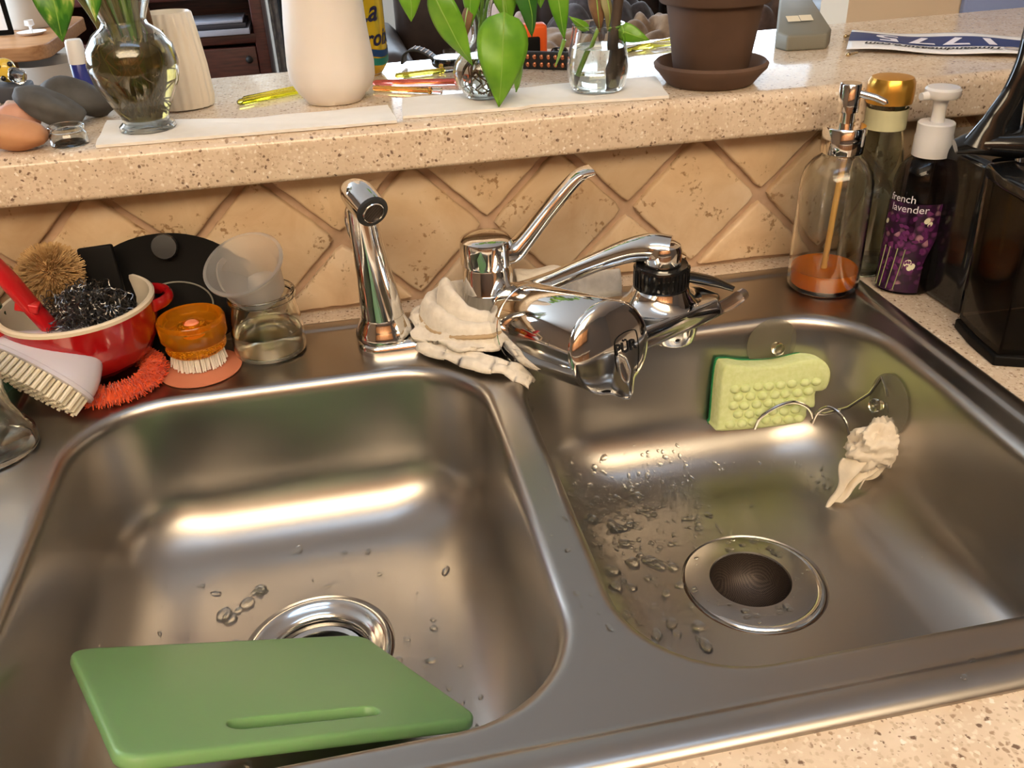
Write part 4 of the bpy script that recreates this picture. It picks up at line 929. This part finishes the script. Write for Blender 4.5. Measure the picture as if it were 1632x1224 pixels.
leaf((-.2780, .0220, .3260), (-.2835, .0200, .2890), .0180, 'leaf_variegated', 'leaf', pv, .2, .5, .4, O, root=(-.272, .045, .320))
leaf((-.285, .035, .262), (-.276, .030, .238), .022, 'leaf_dark', 'leaf', pv, .2, .2, .2, O)
leaf((-.2565, .085, .2960), (-.2480, .082, .2560), .0150, 'leaf_dead', 'withered_leaf', pv, .3, .6, .5, O)

# --- ribbed white vase
rv = thing('ribbed_vase', 'cream ceramic vase with vertical ribs behind the pothos vase', 'vase', (-.2460, .1380, T))
R = []
for r, z in ((.020, 0), (.0275, .0015), (.0290, .010), (.0278, .040), (.0250, .070), (.0228, .0880), (.0215, .0895), (.0202, .0870), (.020, .06), (.022, .006)):
    R.append([((r + .0007 * math.cos(22 * a) * (1 if r > .0220 and z > 0 and z < .0885 else 0)) * math.cos(a) * 1.08, (r + .0007 * math.cos(22 * a) * (1 if r > .0220 and z > 0 and z < .0885 else 0)) * math.sin(a) * .9, z) for a in (2 * PI * i / 132 for i in range(132))])
obj('body', G().rings(R, True, True, True), 'ceramic_white', rv, angle=60)

# --- stones
def stone(name, c, d, rz, seed, m, label, amp=.28, ry=0):
    g = G().ball((0, 0, 0), 1.0, 28, 18)
    def w(p):
        n = Vector(p).normalized(); k = 1 + amp * N3(n * 1.1 + Vector((seed, seed * 2, 0))) + .06 * N3(n * 3 + Vector((seed, 0, 0)))
        return (n.x * k * d[0], n.y * k * d[1], n.z * k * d[2])
    g.warp(w).xf(Matrix.Rotation(rz, 4, 'Z') @ Matrix.Rotation(ry, 4, 'Y')); zmin = min(p.z for p in g.v)
    o = obj(name, g, m, angle=70); o.location = (c[0], c[1], c[2] - zmin); return tag(o, label, 'stone')
stone('grey_stone', (-.3580, .0880, T), (.031, .018, .014), -.25, 1.3, 'grey_stone', 'dark grey wedge-shaped stone in front, beside the little jar', .3, .45)
stone('grey_stone', (-.3390, .1280, T), (.036, .018, .016), -.2, 4.1, 'grey_stone', 'dark grey smooth stone at the back of the stone pile', .25, .35)
stone('orange_stone', (-.3800, .0240, T), (.039, .020, .0135), -.35, 2.2, 'orange_stone', 'large orange-brown smooth stone at the ledge front', .15, .12)
stone('pink_stone', (-.3880, .0950, T), (.020, .014, .012), .2, 6.0, 'pink_stone', 'small salmon stone between the orange and grey stones', .2)
lj = thing('mini_jar', 'tiny empty clear glass jar beside the orange stone', 'jar', (-.3310, .0230, T))
obj('glass_body', G().lathe(bottle_shell([(.0140, 0), (.0155, .001), (.0158, .003), (.0156, .0095), (.0142, .0112), (.0142, .0125), (.0152, .0132), (.0152, .0165), (.0145, .0172)], .0016), 40), 'clear_glass', lj)
# odds and ends on the far left
tag(obj('slate_block', G().box((-.4380, .238, T + .0085), (.052, .034, .017)), 'slate_block', bevel=.003), 'dark slate block at the left end of the ledge', 'slate')
be = thing('bee_figurine', 'small yellow glass bee figurine with dark spots on the slate block', 'figurine', (-.4330, .2440, T + .0173))
obj('body', G().ball((0, 0, .0125), (.0110, .009, .0125), 20, 12), 'bee_yellow', be)
for k, q in enumerate(((-.004, -.0075, .018), (.0085, -.004, .008), (.007, -.005, .019), (-.002, -.0085, .006))): obj('spot', G().ball(q, .0028, 10, 6), 'black_plastic', be)
cr = stone('glass_pebble', (-.4190, .2300, T + .0170), (.0095, .007, .0085), 0, 9.0, 'clear_glass', 'clear glass lump on the slate block'); cr['category'] = 'glass'
for k, (x, y, lab) in enumerate(((-.4420, .2050, 'small pale pink pebble in front of the slate block, left one'), (-.4260, .2030, 'small pale pink pebble in front of the slate block, right one'))):
    stone('pebble', (x, y, T), (.0065, .0045, .0035), k, 3 + k, 'cloth_pink', lab)
wb_ = thing('marker_bottle', 'little bottle with white cap and blue body behind the pothos vase', 'bottle', (-.3610, .2520, T))
obj('body', G().lathe([(.0, 0), (.0085, 0), (.0095, .001), (.0095, .030), (.008, .032)], 28), 'cap_blue', wb_)
obj('cap', G().lathe([(.0095, .0300), (.0100, .0310), (.0088, .0520), (.0075, .0545), (.0, .0550)], 28, cap0=True), 'white_plastic', wb_)

# --- bottle wrapped in white tissue
R = []
WP = [(.018, 0), (.0285, .001), (.0305, .005), (.0370, .012), (.0415, .022), (.0425, .036), (.0415, .055), (.0395, .075), (.0375, .095), (.0370, .120), (.0365, .150), (.030, .168), (.018, .182), (.012, .20)]
for k, (r, z) in enumerate(WP):
    R.append([(r * (1 + .035 * N3((math.cos(a) * 2, math.sin(a) * 2, z * 25)) + .018 * math.sin(a * 7 + z * 70) * (1.6 if z < .02 else .5) + .012 * N3((math.cos(a) * 6, math.sin(a) * 6, z * 60))) * math.cos(a), r * (1 + .035 * N3((math.cos(a) * 2 + 5, math.sin(a) * 2, z * 25)) + .018 * math.cos(a * 6 + z * 60) * (1.6 if z < .02 else .5)) * math.sin(a), z) for a in (2 * PI * i / 60 for i in range(60))])
wr = obj('wrapped_bottle', G().rings(R, True, True, True), 'tissue_wrap', angle=60); wr.location = (-.0960, .1120, T)
tag(wr, 'tall bottle wrapped in white tissue paper', 'bottle')

# --- yellow drinks can
cn = thing('drink_can', 'yellow sparkling water can partly hidden by the wrapped bottle', 'can', (-.0640, .2340, T))
obj('body', G().lathe([(.0245, .0), (.0250, .0015), (.0270, .0035), (.0325, .0120), (.0331, .0160), (.0331, .1050), (.0300, .1160), (.0275, .1190)], 56), 'can_print', cn)
obj('base_rim', G().lathe([(.0, .004), (.020, .003), (.0235, 0), (.0252, .0012), (.0262, .0030)], 48), 'aluminium', cn)
obj('lid', G().lathe([(.0275, .1185), (.0270, .1205), (.0255, .1200), (.024, .1165), (.0, .1165)], 48), 'aluminium', cn)
def on_can(p, a0, off=.0006): a = a0 + p.x / .0331; return ((.0331 + off) * math.cos(a), (.0331 + off) * math.sin(a), p.y)
CA = math.radians(-66)
obj('lettering', text_geo('La', .030, .35, .0006).warp(lambda p: on_can(Vector((p.x - .002, p.y + .068)), CA)), 'can_navy', cn, smooth=False)
obj('lettering', text_geo('Croix', .0235, .30, .0005).warp(lambda p: on_can(Vector((p.x + .004, p.y + .0405)), CA)), 'can_navy', cn, smooth=False)
for z, mm_, a1 in ((.0270, 'can_blue', 0), (.0190, 'can_teal', .4)):
    g = G().grid(lambda a, b: on_can(Vector((-.040 + .09 * a, z + .0035 * math.sin(a * 7 + a1) + (b - .5) * (.0035 + .004 * math.sin(a * PI)))), CA, .0005), 30, 2)
    obj('wave_stripe', g, mm_, cn)

# --- plastic light sticks
def stick(p0, p1, r, m, label):
    a, b = Vector(p0), Vector(p1); d = (b - a).normalized()
    t = thing('light_stick', label, 'light stick', (a.x, a.y, T))
    A, B = Vector((0, 0, r + .0004)), Vector((b.x - a.x, b.y - a.y, r + .0004 + (b.z if len(b) > 2 else 0)))
    obj('tube', G().tube([A, A.lerp(B, .03), A.lerp(B, .97), B], [r * .5, r, r, r * .5], 12), m, t)
    obj('end_cap', G().tube([B - d * .004, B + d * .010], [r * 1.15, r * 1.1], 12), 'tube_clear', t)
stick((-.1920, .1210, 0), (-.1150, .1630, 0), .0032, 'tube_yellow', 'yellow plastic light stick left of the wrapped bottle')
stick((-.1880, .1360, 0), (-.1200, .1780, 0), .0028, 'tube_yellow', 'thin yellow plastic light stick just behind the one left of the wrapped bottle')
stick((-.0560, .1380, 0), (.0020, .1040, 0), .0030, 'tube_orange', 'orange plastic light stick right of the wrapped bottle')
stick((-.0540, .1620, 0), (.0340, .1370, 0), .0032, 'tube_red', 'red plastic light stick in front of the can')
stick((-.0280, .1900, 0), (.0280, .2000, 0), .0030, 'tube_yellow', 'yellow plastic light stick before the watch')
stick((.2450, .2280, 0), (.3250, .2800, 0), .0030, 'tube_yellow', 'yellow plastic light stick behind the terracotta pot')
stick((.2000, .2350, 0), (.3300, .2500, 0), .0036, 'tube_clear', 'clear plastic light stick behind the terracotta pot')
# --- wristwatch
wa = thing('wristwatch', 'black wristwatch with striped strap lying beside the can', 'watch', (.0380, .2300, T))
obj('case', G().lathe([(.0, .002), (.0185, .002), (.0205, .004), (.0210, .0085), (.0200, .0112), (.0185, .0120)], 40), 'black_plastic', wa)
obj('face', G().lathe([(.0186, .0119), (.0, .0122)], 36), 'watch_face', wa)
obj('crown', G().tube([(-.012, -.0185, .0065), (-.0130, -.0215, .0065)], .0028, 14), 'chrome_soft', wa)
def strap(pts, w, name, m, side=(.35, .94, 0)):
    P = smoothpts(pts, 5); s = Vector(side).normalized()
    o = obj(name, G().sheet(lambda a, b: P[min(int(b * (len(P) - 1) + .5), len(P) - 1)] + s * (a - .5) * w, 4, len(P) - 1, .0022), m, wa, angle=180); return P
P = strap([(-.016, .006, .010), (-.026, .012, .017), (-.038, .018, .020), (-.048, .024, .014), (-.050, .028, .004)], .020, 'strap', 'black_rubber')
for k in range(5):
    q = P[2 + k * 2]; obj('strap_stripe', G().tube([q + Vector((-.0030, -.0075, .0016)), q + Vector((.0030, .0080, .0016))], .0007, 6), 'ink_white', wa)
strap([(.017, -.004, .009), (.026, -.008, .006), (.036, -.011, .002)], .020, 'strap', 'black_rubber'); obj('buckle', G().tube([(.030, -.018, .003), (.036, -.020, .004), (.040, -.002, .004), (.034, .0, .003)], .0018, 8), 'chrome_soft', wa)

# --- round bud vase with leafy cutting
rv_ = thing('bud_vase', 'round-bellied glass bud vase with large drooping green leaves', 'vase', (.0470, .0560, T + .0040))
bp_ = [(.0145, 0), (.0170, .001), (.0200, .005), (.0265, .0140), (.0290, .0240), (.0265, .0340), (.0190, .0430), (.0115, .0500), (.0090, .0560), (.0092, .066), (.0112, .080), (.0142, .0900)]
obj('glass_body', G().lathe(bottle_shell(bp_, .0018), 56), 'clear_glass', rv_)
obj('water', G().lathe([(0, .004), (.015, .004), (.0243, .0140), (.0269, .0240), (.0246, .0335), (.0200, .0388), (.0, .0388)], 44), 'water', rv_)
rnd = random.Random(77)
for k in range(26):
    P = []; a = rnd.random() * 6.28
    for j in range(7):
        t = j / 6; rr = (.003 + .018 * math.sin(t * PI * .55)) * rnd.uniform(.75, 1.0); a += rnd.uniform(-.6, .6); P.append((rr * math.cos(a), rr * math.sin(a), .038 - .031 * t))
    obj('root', G().tube(smoothpts(P, 3), .0007, 5), 'root_tan' if k % 2 else 'leaf_dead', rv_)
O = (.047, .056, T + .004)
for P in ([(.044, .056, .215), (.045, .056, .25), (.050, .054, .285), (.048, .05, .31)], [(.049, .057, .215), (.048, .057, .25), (.055, .056, .28), (.064, .05, .305)], [(.047, .055, .22), (.049, .056, .25), (.042, .058, .285), (.036, .06, .31)]):
    obj('stem', G().tube(smoothpts([Vector(p) - Vector(O) for p in P], 4), .0017, 8), 'stem_green', rv_)
for b, t_, w_, m_, rl, bd in (((.0620, .0140, .2760), (.0525, .0080, .1945), .0470, 'leaf_green', .10, .22), ((.0700, .0330, .2690), (.0745, .0330, .2010), .0310, 'leaf_green', -.75, .25),
        ((.0010, .0300, .2960), (.0335, .0300, .2290), .0290, 'leaf_green', .55, .15), ((-.0190, .0400, .3110), (-.0195, .0380, .2700), .0260, 'leaf_green', -.2, .2), ((.0410, .0450, .3060), (.0370, .0450, .2610), .0200, 'leaf_green', .6, .2),
        ((.0650, .0350, .3080), (.0705, .0350, .2600), .0250, 'leaf_green', .3, .2), ((.0810, .0300, .3080), (.0905, .0300, .2505), .0260, 'leaf_dark', -.4, .2), ((.1150, .0400, .3060), (.1237, .0380, .2440), .0200, 'leaf_green', .3, .2), ((.1030, .0500, .3060), (.1040, .0500, .2720), .0180, 'leaf_green', .2, .2)):
    leaf(b, t_, w_, m_, 'leaf', rv_, bd, rl, .28, O, root=(.048, .053, .300) if b[0] < .06 else (.058, .053, .296))
leaf((.0356, .0450, .2800), (.0288, .0430, .2450), .0110, 'leaf_dead', 'withered_leaf', rv_, .3, .5, .5, O, root=(.0425, .058, .284))
obj('leaf_tip', G().tube(smoothpts([Vector(q) - Vector(O) for q in ((.1237, .038, .2445), (.1195, .039, .232), (.1150, .040, .2205))], 4), lerpl([.0022, .0018, .0007], 9), 6), 'stem_green', rv_)

# --- squat tumbler with cuttings
sq = thing('squat_vase', 'squat clear glass of water with a thick dark stem and cuttings', 'vase', (.1590, .0460, T + .0040))
sp_r = [(.0210, 0), (.0245, .0015), (.0275, .006), (.0296, .016), (.0300, .024), (.0285, .036), (.0262, .048), (.0248, .056), (.0246, .0600), (.0252, .0615)]
obj('glass_body', G().lathe(bottle_shell(sp_r, .0022), 56), 'clear_glass', sq)
obj('water', G().lathe([(0, .0045), (.0220, .0045), (.0252, .0075), (.0272, .016), (.0276, .024), (.0261, .036), (.0250, .0410), (.0, .0410)], 44), 'water', sq)
O = (.159, .046, T + .004)
def rr_(P): return [Vector(p) - Vector(O) for p in P]
obj('thick_stem', G().tube(rr_([(.1690, .040, .2010), (.1705, .043, .2140), (.1725, .045, .2200), (.1735, .046, .232), (.1755, .046, .254), (.1780, .046, .282), (.180, .046, .31)]), [.0050, .0064, .0060, .0056, .0056, .0062, .0064], 14), 'stem_dark', sq)
obj('cut_end', G().tube(rr_([(.1690, .0375, .2020), (.1692, .0355, .2070)]), [.0038, .0020], 12), 'stem_olive', sq)
obj('stem', G().tube(smoothpts(rr_([(.1400, .0480, .2000), (.1450, .0465, .2150), (.1555, .0455, .2430), (.1615, .0450, .2600), (.166, .046, .29)]), 4), .0021, 10), 'stem_green', sq)
obj('stem_foot', G().tube(rr_([(.1395, .0480, .1985), (.1430, .0470, .2095)]), [.0018, .0024], 10), 'stem_dark', sq)
obj('twig', G().tube(smoothpts(rr_([(.1735, .0430, .2170), (.1790, .0400, .2240), (.1850, .0380, .2290)]), 4), lerpl([.0022, .0020, .0006], 9), 8), 'stem_dark', sq)
leaf((.1760, .0440, .2500), (.2065, .0330, .2390), .0170, 'leaf_green', 'leaf', sq, .25, .3, .3, O); leaf((.1680, .0450, .2510), (.1790, .040, .2520), .008, 'leaf_dark', 'leaf', sq, .1, 0, .2, O)
leaf((.1500, .0480, .2500), (.1295, .0430, .2640), .0090, 'leaf_green', 'leaf', sq, .2, -.3, .3, O); leaf((.1555, .0450, .2900), (.1595, .0420, .2480), .0170, 'leaf_dead', 'withered_leaf', sq, .3, .3, .5, O, root=(.166, .046, .289))
leaf((.163, .041, .284), (.1660, .039, .2490), .0120, 'stem_olive', 'withered_leaf', sq, .3, -.4, .5, O, root=(.166, .046, .288))

# --- terracotta pot on its saucer
ps = tag(obj('clay_saucer', G().lathe([(.0, 0), (.0400, 0), (.0440, .002), (.0520, .0120), (.0560, .0160), (.0570, .0200), (.0545, .0225), (.0515, .0205), (.0440, .0080), (.040, .0055), (.0, .0050)], 60), 'terracotta'), 'dark clay saucer under the terracotta pot', 'saucer'); ps.location = (.2790, .0530, T)
pt = thing('terracotta_pot', 'brown terracotta flower pot with thick rim standing on its saucer', 'flower pot', (.2790, .0530, T + .0053))
obj('body', G().lathe([(.0, 0), (.0350, 0), (.0360, .001), (.0470, .0720), (.0475, .0740)], 60), 'terracotta', pt)
obj('rim', G().lathe([(.0470, .0720), (.0530, .0722), (.0545, .0740), (.0560, .0990), (.0555, .1010), (.0510, .1010), (.0490, .088)], 60), 'terracotta', pt)
obj('soil', G().lathe([(.0495, .0885), (.0, .092)], 40), 'stem_dark', pt)

# --- grey box, race bib, pins, studded strap, orange tool
bx_ = thing('grey_box', 'grey-green plastic box with two cream stickers behind the terracotta pot', 'box', (.45, .20, T))
P0 = [(-.030, -.030), (.0175, -.0345), (.0330, -.0130), (.0600, .1050), (.0260, .1120), (-.0335, -.0080)]
g = G(); n = len(P0); H_ = [.0175, .0175, .019, .044, .044, .019]
g.add([(x, y, 0) for x, y in P0] + [(x, y, H_[i]) for i, (x, y) in enumerate(P0)], [tuple(range(n))[::-1], tuple(range(n, 2 * n))] + [(i, (i + 1) % n, n + (i + 1) % n, n + i) for i in range(n)])
obj('shell', g, 'grey_box', bx_, bevel=.003)
for k in range(2):
    x = -.012 + .0165 * k; q = [(x, .008), (x + .0155, .007), (x + .0200, .024), (x + .0045, .025)]
    zf = lambda yy: .0186 + (yy + .013) * .0212 / .1
    obj('sticker', G().add([(a, b, .0203 + (b + .013) * .2135 + .0012) for a, b in q], [(0, 1, 2, 3)]), 'sticker_cream', bx_, smooth=False)
bb = thing('race_bib', 'white race number bib with blue band reading 1775, lying upside down', 'bib', (.5790, .1360, T + .0006))
U = Vector((.135, -.090, 0)).normalized(); V = Vector((.0615, .1000, 0)); V = (V - U * V.dot(U) * .35).normalized(); BW, BH = .190, .112
def bib(uu, vv, off=0.0):
    x = (uu - .46) * BW; y = (vv - .5) * BH
    z = .0022 + .0030 * (1 + math.sin(uu * 9 + vv * 2.0)) * .5 + .003 * math.sin(vv * PI) * (1 - uu) + .0025 * max(0, vv - .6) + off
    return U * x + V * y + Vector((0, 0, z))
obj('sheet', G().sheet(lambda a, b: bib(a, b), 30, 16, .0004), 'bib_white', bb, angle=180)
obj('blue_band', G().grid(lambda a, b: bib(a, .285 + .50 * b, .0005), 30, 8), 'bib_blue', bb)
def on_bib(p, cu, cv, off=.0010): return bib(cu - p.x / BW, cv - p.y / BH, off)
obj('lettering', text_geo('1775', .054, -.12, .0012, 1.25).warp(lambda p: on_bib(Vector((p.x * 1.06, p.y)), .49, .535)), 'ink_white', bb, smooth=False)
obj('lettering', text_geo('Timeandmeasure.com', .0160, .25, .0004).warp(lambda p: on_bib(p, .475, .185)), 'ink_black', bb, smooth=False)
obj('lettering', text_geo('RACE NUMBER', .0070, 0, .0003, 1.3).warp(lambda p: on_bib(p, .25, .90)), 'ink_grey', bb, smooth=False) if False else None
obj('logo_ring', G().tube([on_bib(Vector((.010 * math.cos(2 * PI * i / 20), .0062 * math.sin(2 * PI * i / 20))), .90, .185, .0012) for i in range(21)], .0007, 5), 'ink_grey', bb)
for k, (x, y, lab) in enumerate(((.5200, .2160, 'brass safety pin at the far corner of the bib'), (.4670, .1150, 'brass safety pin at the near corner of the bib'))):
    t = thing('safety_pin', lab, 'pin', (x, y, T)); obj('wire', G().tube(smoothpts([(0, 0, .002), (.008, .001, .003), (.012, .002, .004), (.010, .005, .004), (.001, .003, .002)], 4), .0007, 6), 'brass_pin', t); obj('clasp', G().ball((0, .001, .0028), (.0032, .0024, .0024), 10, 6), 'brass_pin', t)
ss = thing('studded_strap', 'black strap with two rows of copper studs behind the bud vase', 'strap', (.1385, .1790, T)); sdv = Vector((.0461, -.0257, 0)).normalized(); sn = Vector((-sdv.y, sdv.x, 0))
if sn.y > 0: sn = -sn
obj('band', G().box((0, 0, .0095), (.066, .006, .019), Matrix.Rotation(math.atan2(sdv.y, sdv.x), 3, 'Z')), 'black_rubber', ss, bevel=.002)
for r_i in range(2):
    for k in range(8): obj('stud', G().ball(tuple(sdv * (-.028 + .008 * k) + sn * .0032 + Vector((0, 0, .0055 + .0080 * r_i))), (.0026, .0020, .0030), 10, 6), 'copper_bead', ss)
ot = thing('orange_tool', 'orange and black plastic tool case behind the studded strap', 'tool', (.1400, .2620, T))
obj('shell', G().prism([(-.022, -.012), (.018, -.010), (.020, .012), (-.020, .012)], 0, .036), 'orange_plastic', ot, bevel=.005); obj('grip', G().box((-.004, -.0128, .014), (.024, .006, .018)), 'black_matte', ot, bevel=.002)
tag(obj('black_ring', G().lathe([(.0085, 0), (.0105, .003), (.0105, .009), (.0085, .012), (.0065, .009), (.0065, .003), (.0085, 0)], 28), 'black_plastic'), 'small black ring beside the orange tool case', 'ring').location = (.1660, .2280, T)

# ================================================================== LIVING ROOM BEYOND
bk_ = thing('bookcase', 'dark red-brown wooden bookcase across the living room', 'bookcase', (-.68, 3.15, FLOOR))
def bxp(n, c, d, m, p, bv=.004): return obj(n, G().box(c, d), m, p, bevel=bv)
for x in (-.345, .345): bxp('side_panel', (x, 0, .52), (.045, .34, 1.04), 'dark_wood', bk_)
bxp('back_panel', (0, .16, .52), (.65, .02, 1.0), 'dark_wood', bk_)
for z in (.04, .735, .90, 1.03): bxp('shelf', (0, -.005, z), (.66, .33, .035), 'dark_wood', bk_)
for sg_ in (-1, 1):
    d = bxp('door', (sg_ * .163, -.16, .39), (.315, .022, .63), 'dark_wood', bk_); obj('knob', G().ball((.29 if sg_ > 0 else -.29, -.185, .66), .014, 12, 8), 'dark_hole', d)
for k, (z, h_, m_, lab) in enumerate(((.7535, .022, 'magazine', 'pale magazine at the bottom of the stack in the bookcase'), (.777, .018, 'magazine_dark', 'dark magazine in the middle of the stack in the bookcase'), (.7965, .010, 'magazine', 'thin grey magazine on top of the stack in the bookcase'))):
    tag(obj('magazine', G().box((-.68 + .20 - .01 * k, 3.06, FLOOR + z + h_ / 2), (.22, .2, h_)), m_, bevel=.002), lab, 'magazine')
cu = G().sheet(lambda a, b: (-.30 + .12 * a, 3.3 + .012 * math.sin(a * 25), FLOOR + .2 + 1.6 * b), 30, 4, .004)
tag(obj('curtain', cu, 'curtain_grey', angle=180), 'grey curtain hanging right of the bookcase', 'curtain')
fl_ = thing('floor_lamp', 'dark metal floor lamp pole right of the bookcase', 'lamp', (-.235, 2.9, FLOOR)); obj('base', G().lathe([(.0, 0), (.13, 0), (.13, .02), (.02, .035)], 32), 'black_matte', fl_); obj('pole', G().tube([(0, 0, .02), (0, 0, 1.5)], .014, 12), 'black_matte', fl_); obj('shade', G().lathe([(.18, 1.5), (.12, 1.75)], 32), 'wall_paint', fl_)
# desk with bin at the left
ds = thing('wooden_desk', 'orange-brown wooden desk with rounded corner at the far left', 'desk', (-1.30, 2.35, FLOOR))
obj('top', G().rings([rrect(.43, .30, .06, z=.855), rrect(.43, .30, .06, z=.895)], True, True, True), 'oak', ds, bevel=.004)
for x, y in ((-.36, -.22), (.30, -.22), (-.36, .22), (.30, .22)): obj('leg', G().tube([(x, y, 0), (x, y, .855)], .025, 12), 'oak', ds)
bn = thing('waste_bin', 'grey waste bin with white liner under the desk edge', 'bin', (-.90, 2.10, FLOOR)); obj('shell', G().lathe([(.0, .40), (.085, .40), (.105, .84), (.100, .84)], 32), 'grey_bin', bn); obj('liner', G().lathe([(.098, .80), (.101, .845), (.109, .848), (.108, .80)], 32), 'liner_white', bn)
obj('stand', G().tube([(0, 0, 0), (0, 0, .40)], .05, 16), 'grey_bin', bn)
pf = thing('picture_frame', 'dark picture frame standing on the wooden desk', 'frame', (-1.06, 2.30, FLOOR + .896)); bxp('frame', (0, 0, .07), (.10, .012, .14), 'black_matte', pf); bxp('picture', (0, -.007, .07), (.075, .003, .11), 'paper_white', pf, 0)
cd_ = thing('candle_dish', 'white dish with a small cup on the wooden desk', 'dish', (-.955, 2.28, FLOOR + .896)); obj('dish', G().lathe([(.0, 0), (.03, 0), (.042, .008), (.030, .004), (.0, .003)], 32), 'paper_white', cd_); obj('cup', G().lathe([(.004, .003), (.004, .022), (.014, .026), (.012, .04)], 20), 'paper_white', cd_)
lp = thing('table_lamp', 'cream column lamp standing on the wooden desk', 'lamp', (-1.0, 2.46, FLOOR + .896)); obj('column', G().lathe([(.075, 0), (.08, .01), (.07, .25), (.05, .33)], 32, cap0=True, cap1=True), 'wall_paint', lp)
# sofa
sf = thing('leather_sofa', 'dark brown leather sofa across the living room', 'sofa', (1.15, 3.15, FLOOR))
bxp('frame', (0, .1, .16), (2.2, .9, .24), 'leather', sf, .03)
for k in range(3): bxp('seat_cushion', (-.62 + .62 * k, -.05, .39), (.60, .70, .20), 'leather', sf, .06); bxp('back_cushion', (-.62 + .62 * k, .36, .70), (.60, .24, .48), 'leather', sf, .08)
for x in (-1.03, 1.03): bxp('armrest', (x, .05, .42), (.24, .9, .52), 'leather', sf, .08)
for x in (-1.0, 1.0):
    for y in (-.3, .45): obj('foot', G().tube([(x, y, 0), (x, y, .05)], .03, 12), 'dark_wood', sf)
def heap(name, c, d, m, seed, label, rz=0):
    def fn(a, b):
        x, y = (a - .5) * 2, (b - .5) * 2; r = math.hypot(x, y); e = max(0, 1 - r ** 2.4)
        wx = x + .35 * N3((x * 1.5, y * 1.5, seed + 8)); wy = y + .35 * N3((x * 1.5, y * 1.5, seed + 5))
        z = d[2] * (e ** .42) * (.72 + .22 * N3((x * 1.6, y * 1.6, seed)) + .15 * abs(math.sin(wx * 5.5 + wy * 3 + seed)) + .07 * math.sin(wx * 11 - wy * 7))
        return (x * d[0], y * d[1], z + .004)
    o = obj(name, G().sheet(fn, 64, 48, .010), m, angle=180); o.location = c; o.rotation_euler = (0, 0, rz); return tag(o, label, 'clothing')
ZS = FLOOR + .49
heap('throw_blanket', (.80, 2.88, ZS), (.26, .22, .24), 'cloth_tan', 1, 'tan blanket heaped on the sofa behind the squat glass'); heap('folded_shirt', (.62, 3.00, ZS), (.20, .18, .30), 'cloth_pink', 2, 'pale pink shirt heaped on the sofa behind the bud vase'); heap('dark_jacket', (1.05, 3.05, ZS), (.28, .20, .36), 'cloth_dark', 3, 'dark jacket heaped on the middle of the sofa'); heap('tan_sweater', (1.22, 2.86, ZS), (.24, .20, .26), 'cloth_tan', 5, 'tan knitted sweater heaped on the sofa left of the terracotta pot'); heap('brown_coat', (1.62, 2.95, ZS), (.26, .24, .40), 'cloth_brown', 7, 'brown coat heaped on the right end of the sofa')
# side table with papers
stb = thing('side_table', 'low wooden side table before the sofa', 'table', (.26, 2.50, FLOOR)); obj('top', G().rings([rrect(.24, .20, .03, z=.60), rrect(.24, .20, .03, z=.63)], True, True, True), 'oak', stb, bevel=.004)
for x in (-.2, .2):
    for y in (-.16, .16): obj('leg', G().tube([(x, y, 0), (x, y, .60)], .018, 10), 'oak', stb)
heap('crumpled_paper', (.16, 2.40, FLOOR + .632), (.11, .09, .035), 'paper_white', 11, 'crumpled white paper on the low side table')['category'] = 'paper'
tb = thing('glass_tumbler', 'bluish glass tumbler on the low side table', 'glass', (.34, 2.45, FLOOR + .632)); obj('glass_body', G().lathe(bottle_shell([(.030, 0), (.034, .003), (.037, .10)], .003), 32), 'clear_glass', tb)
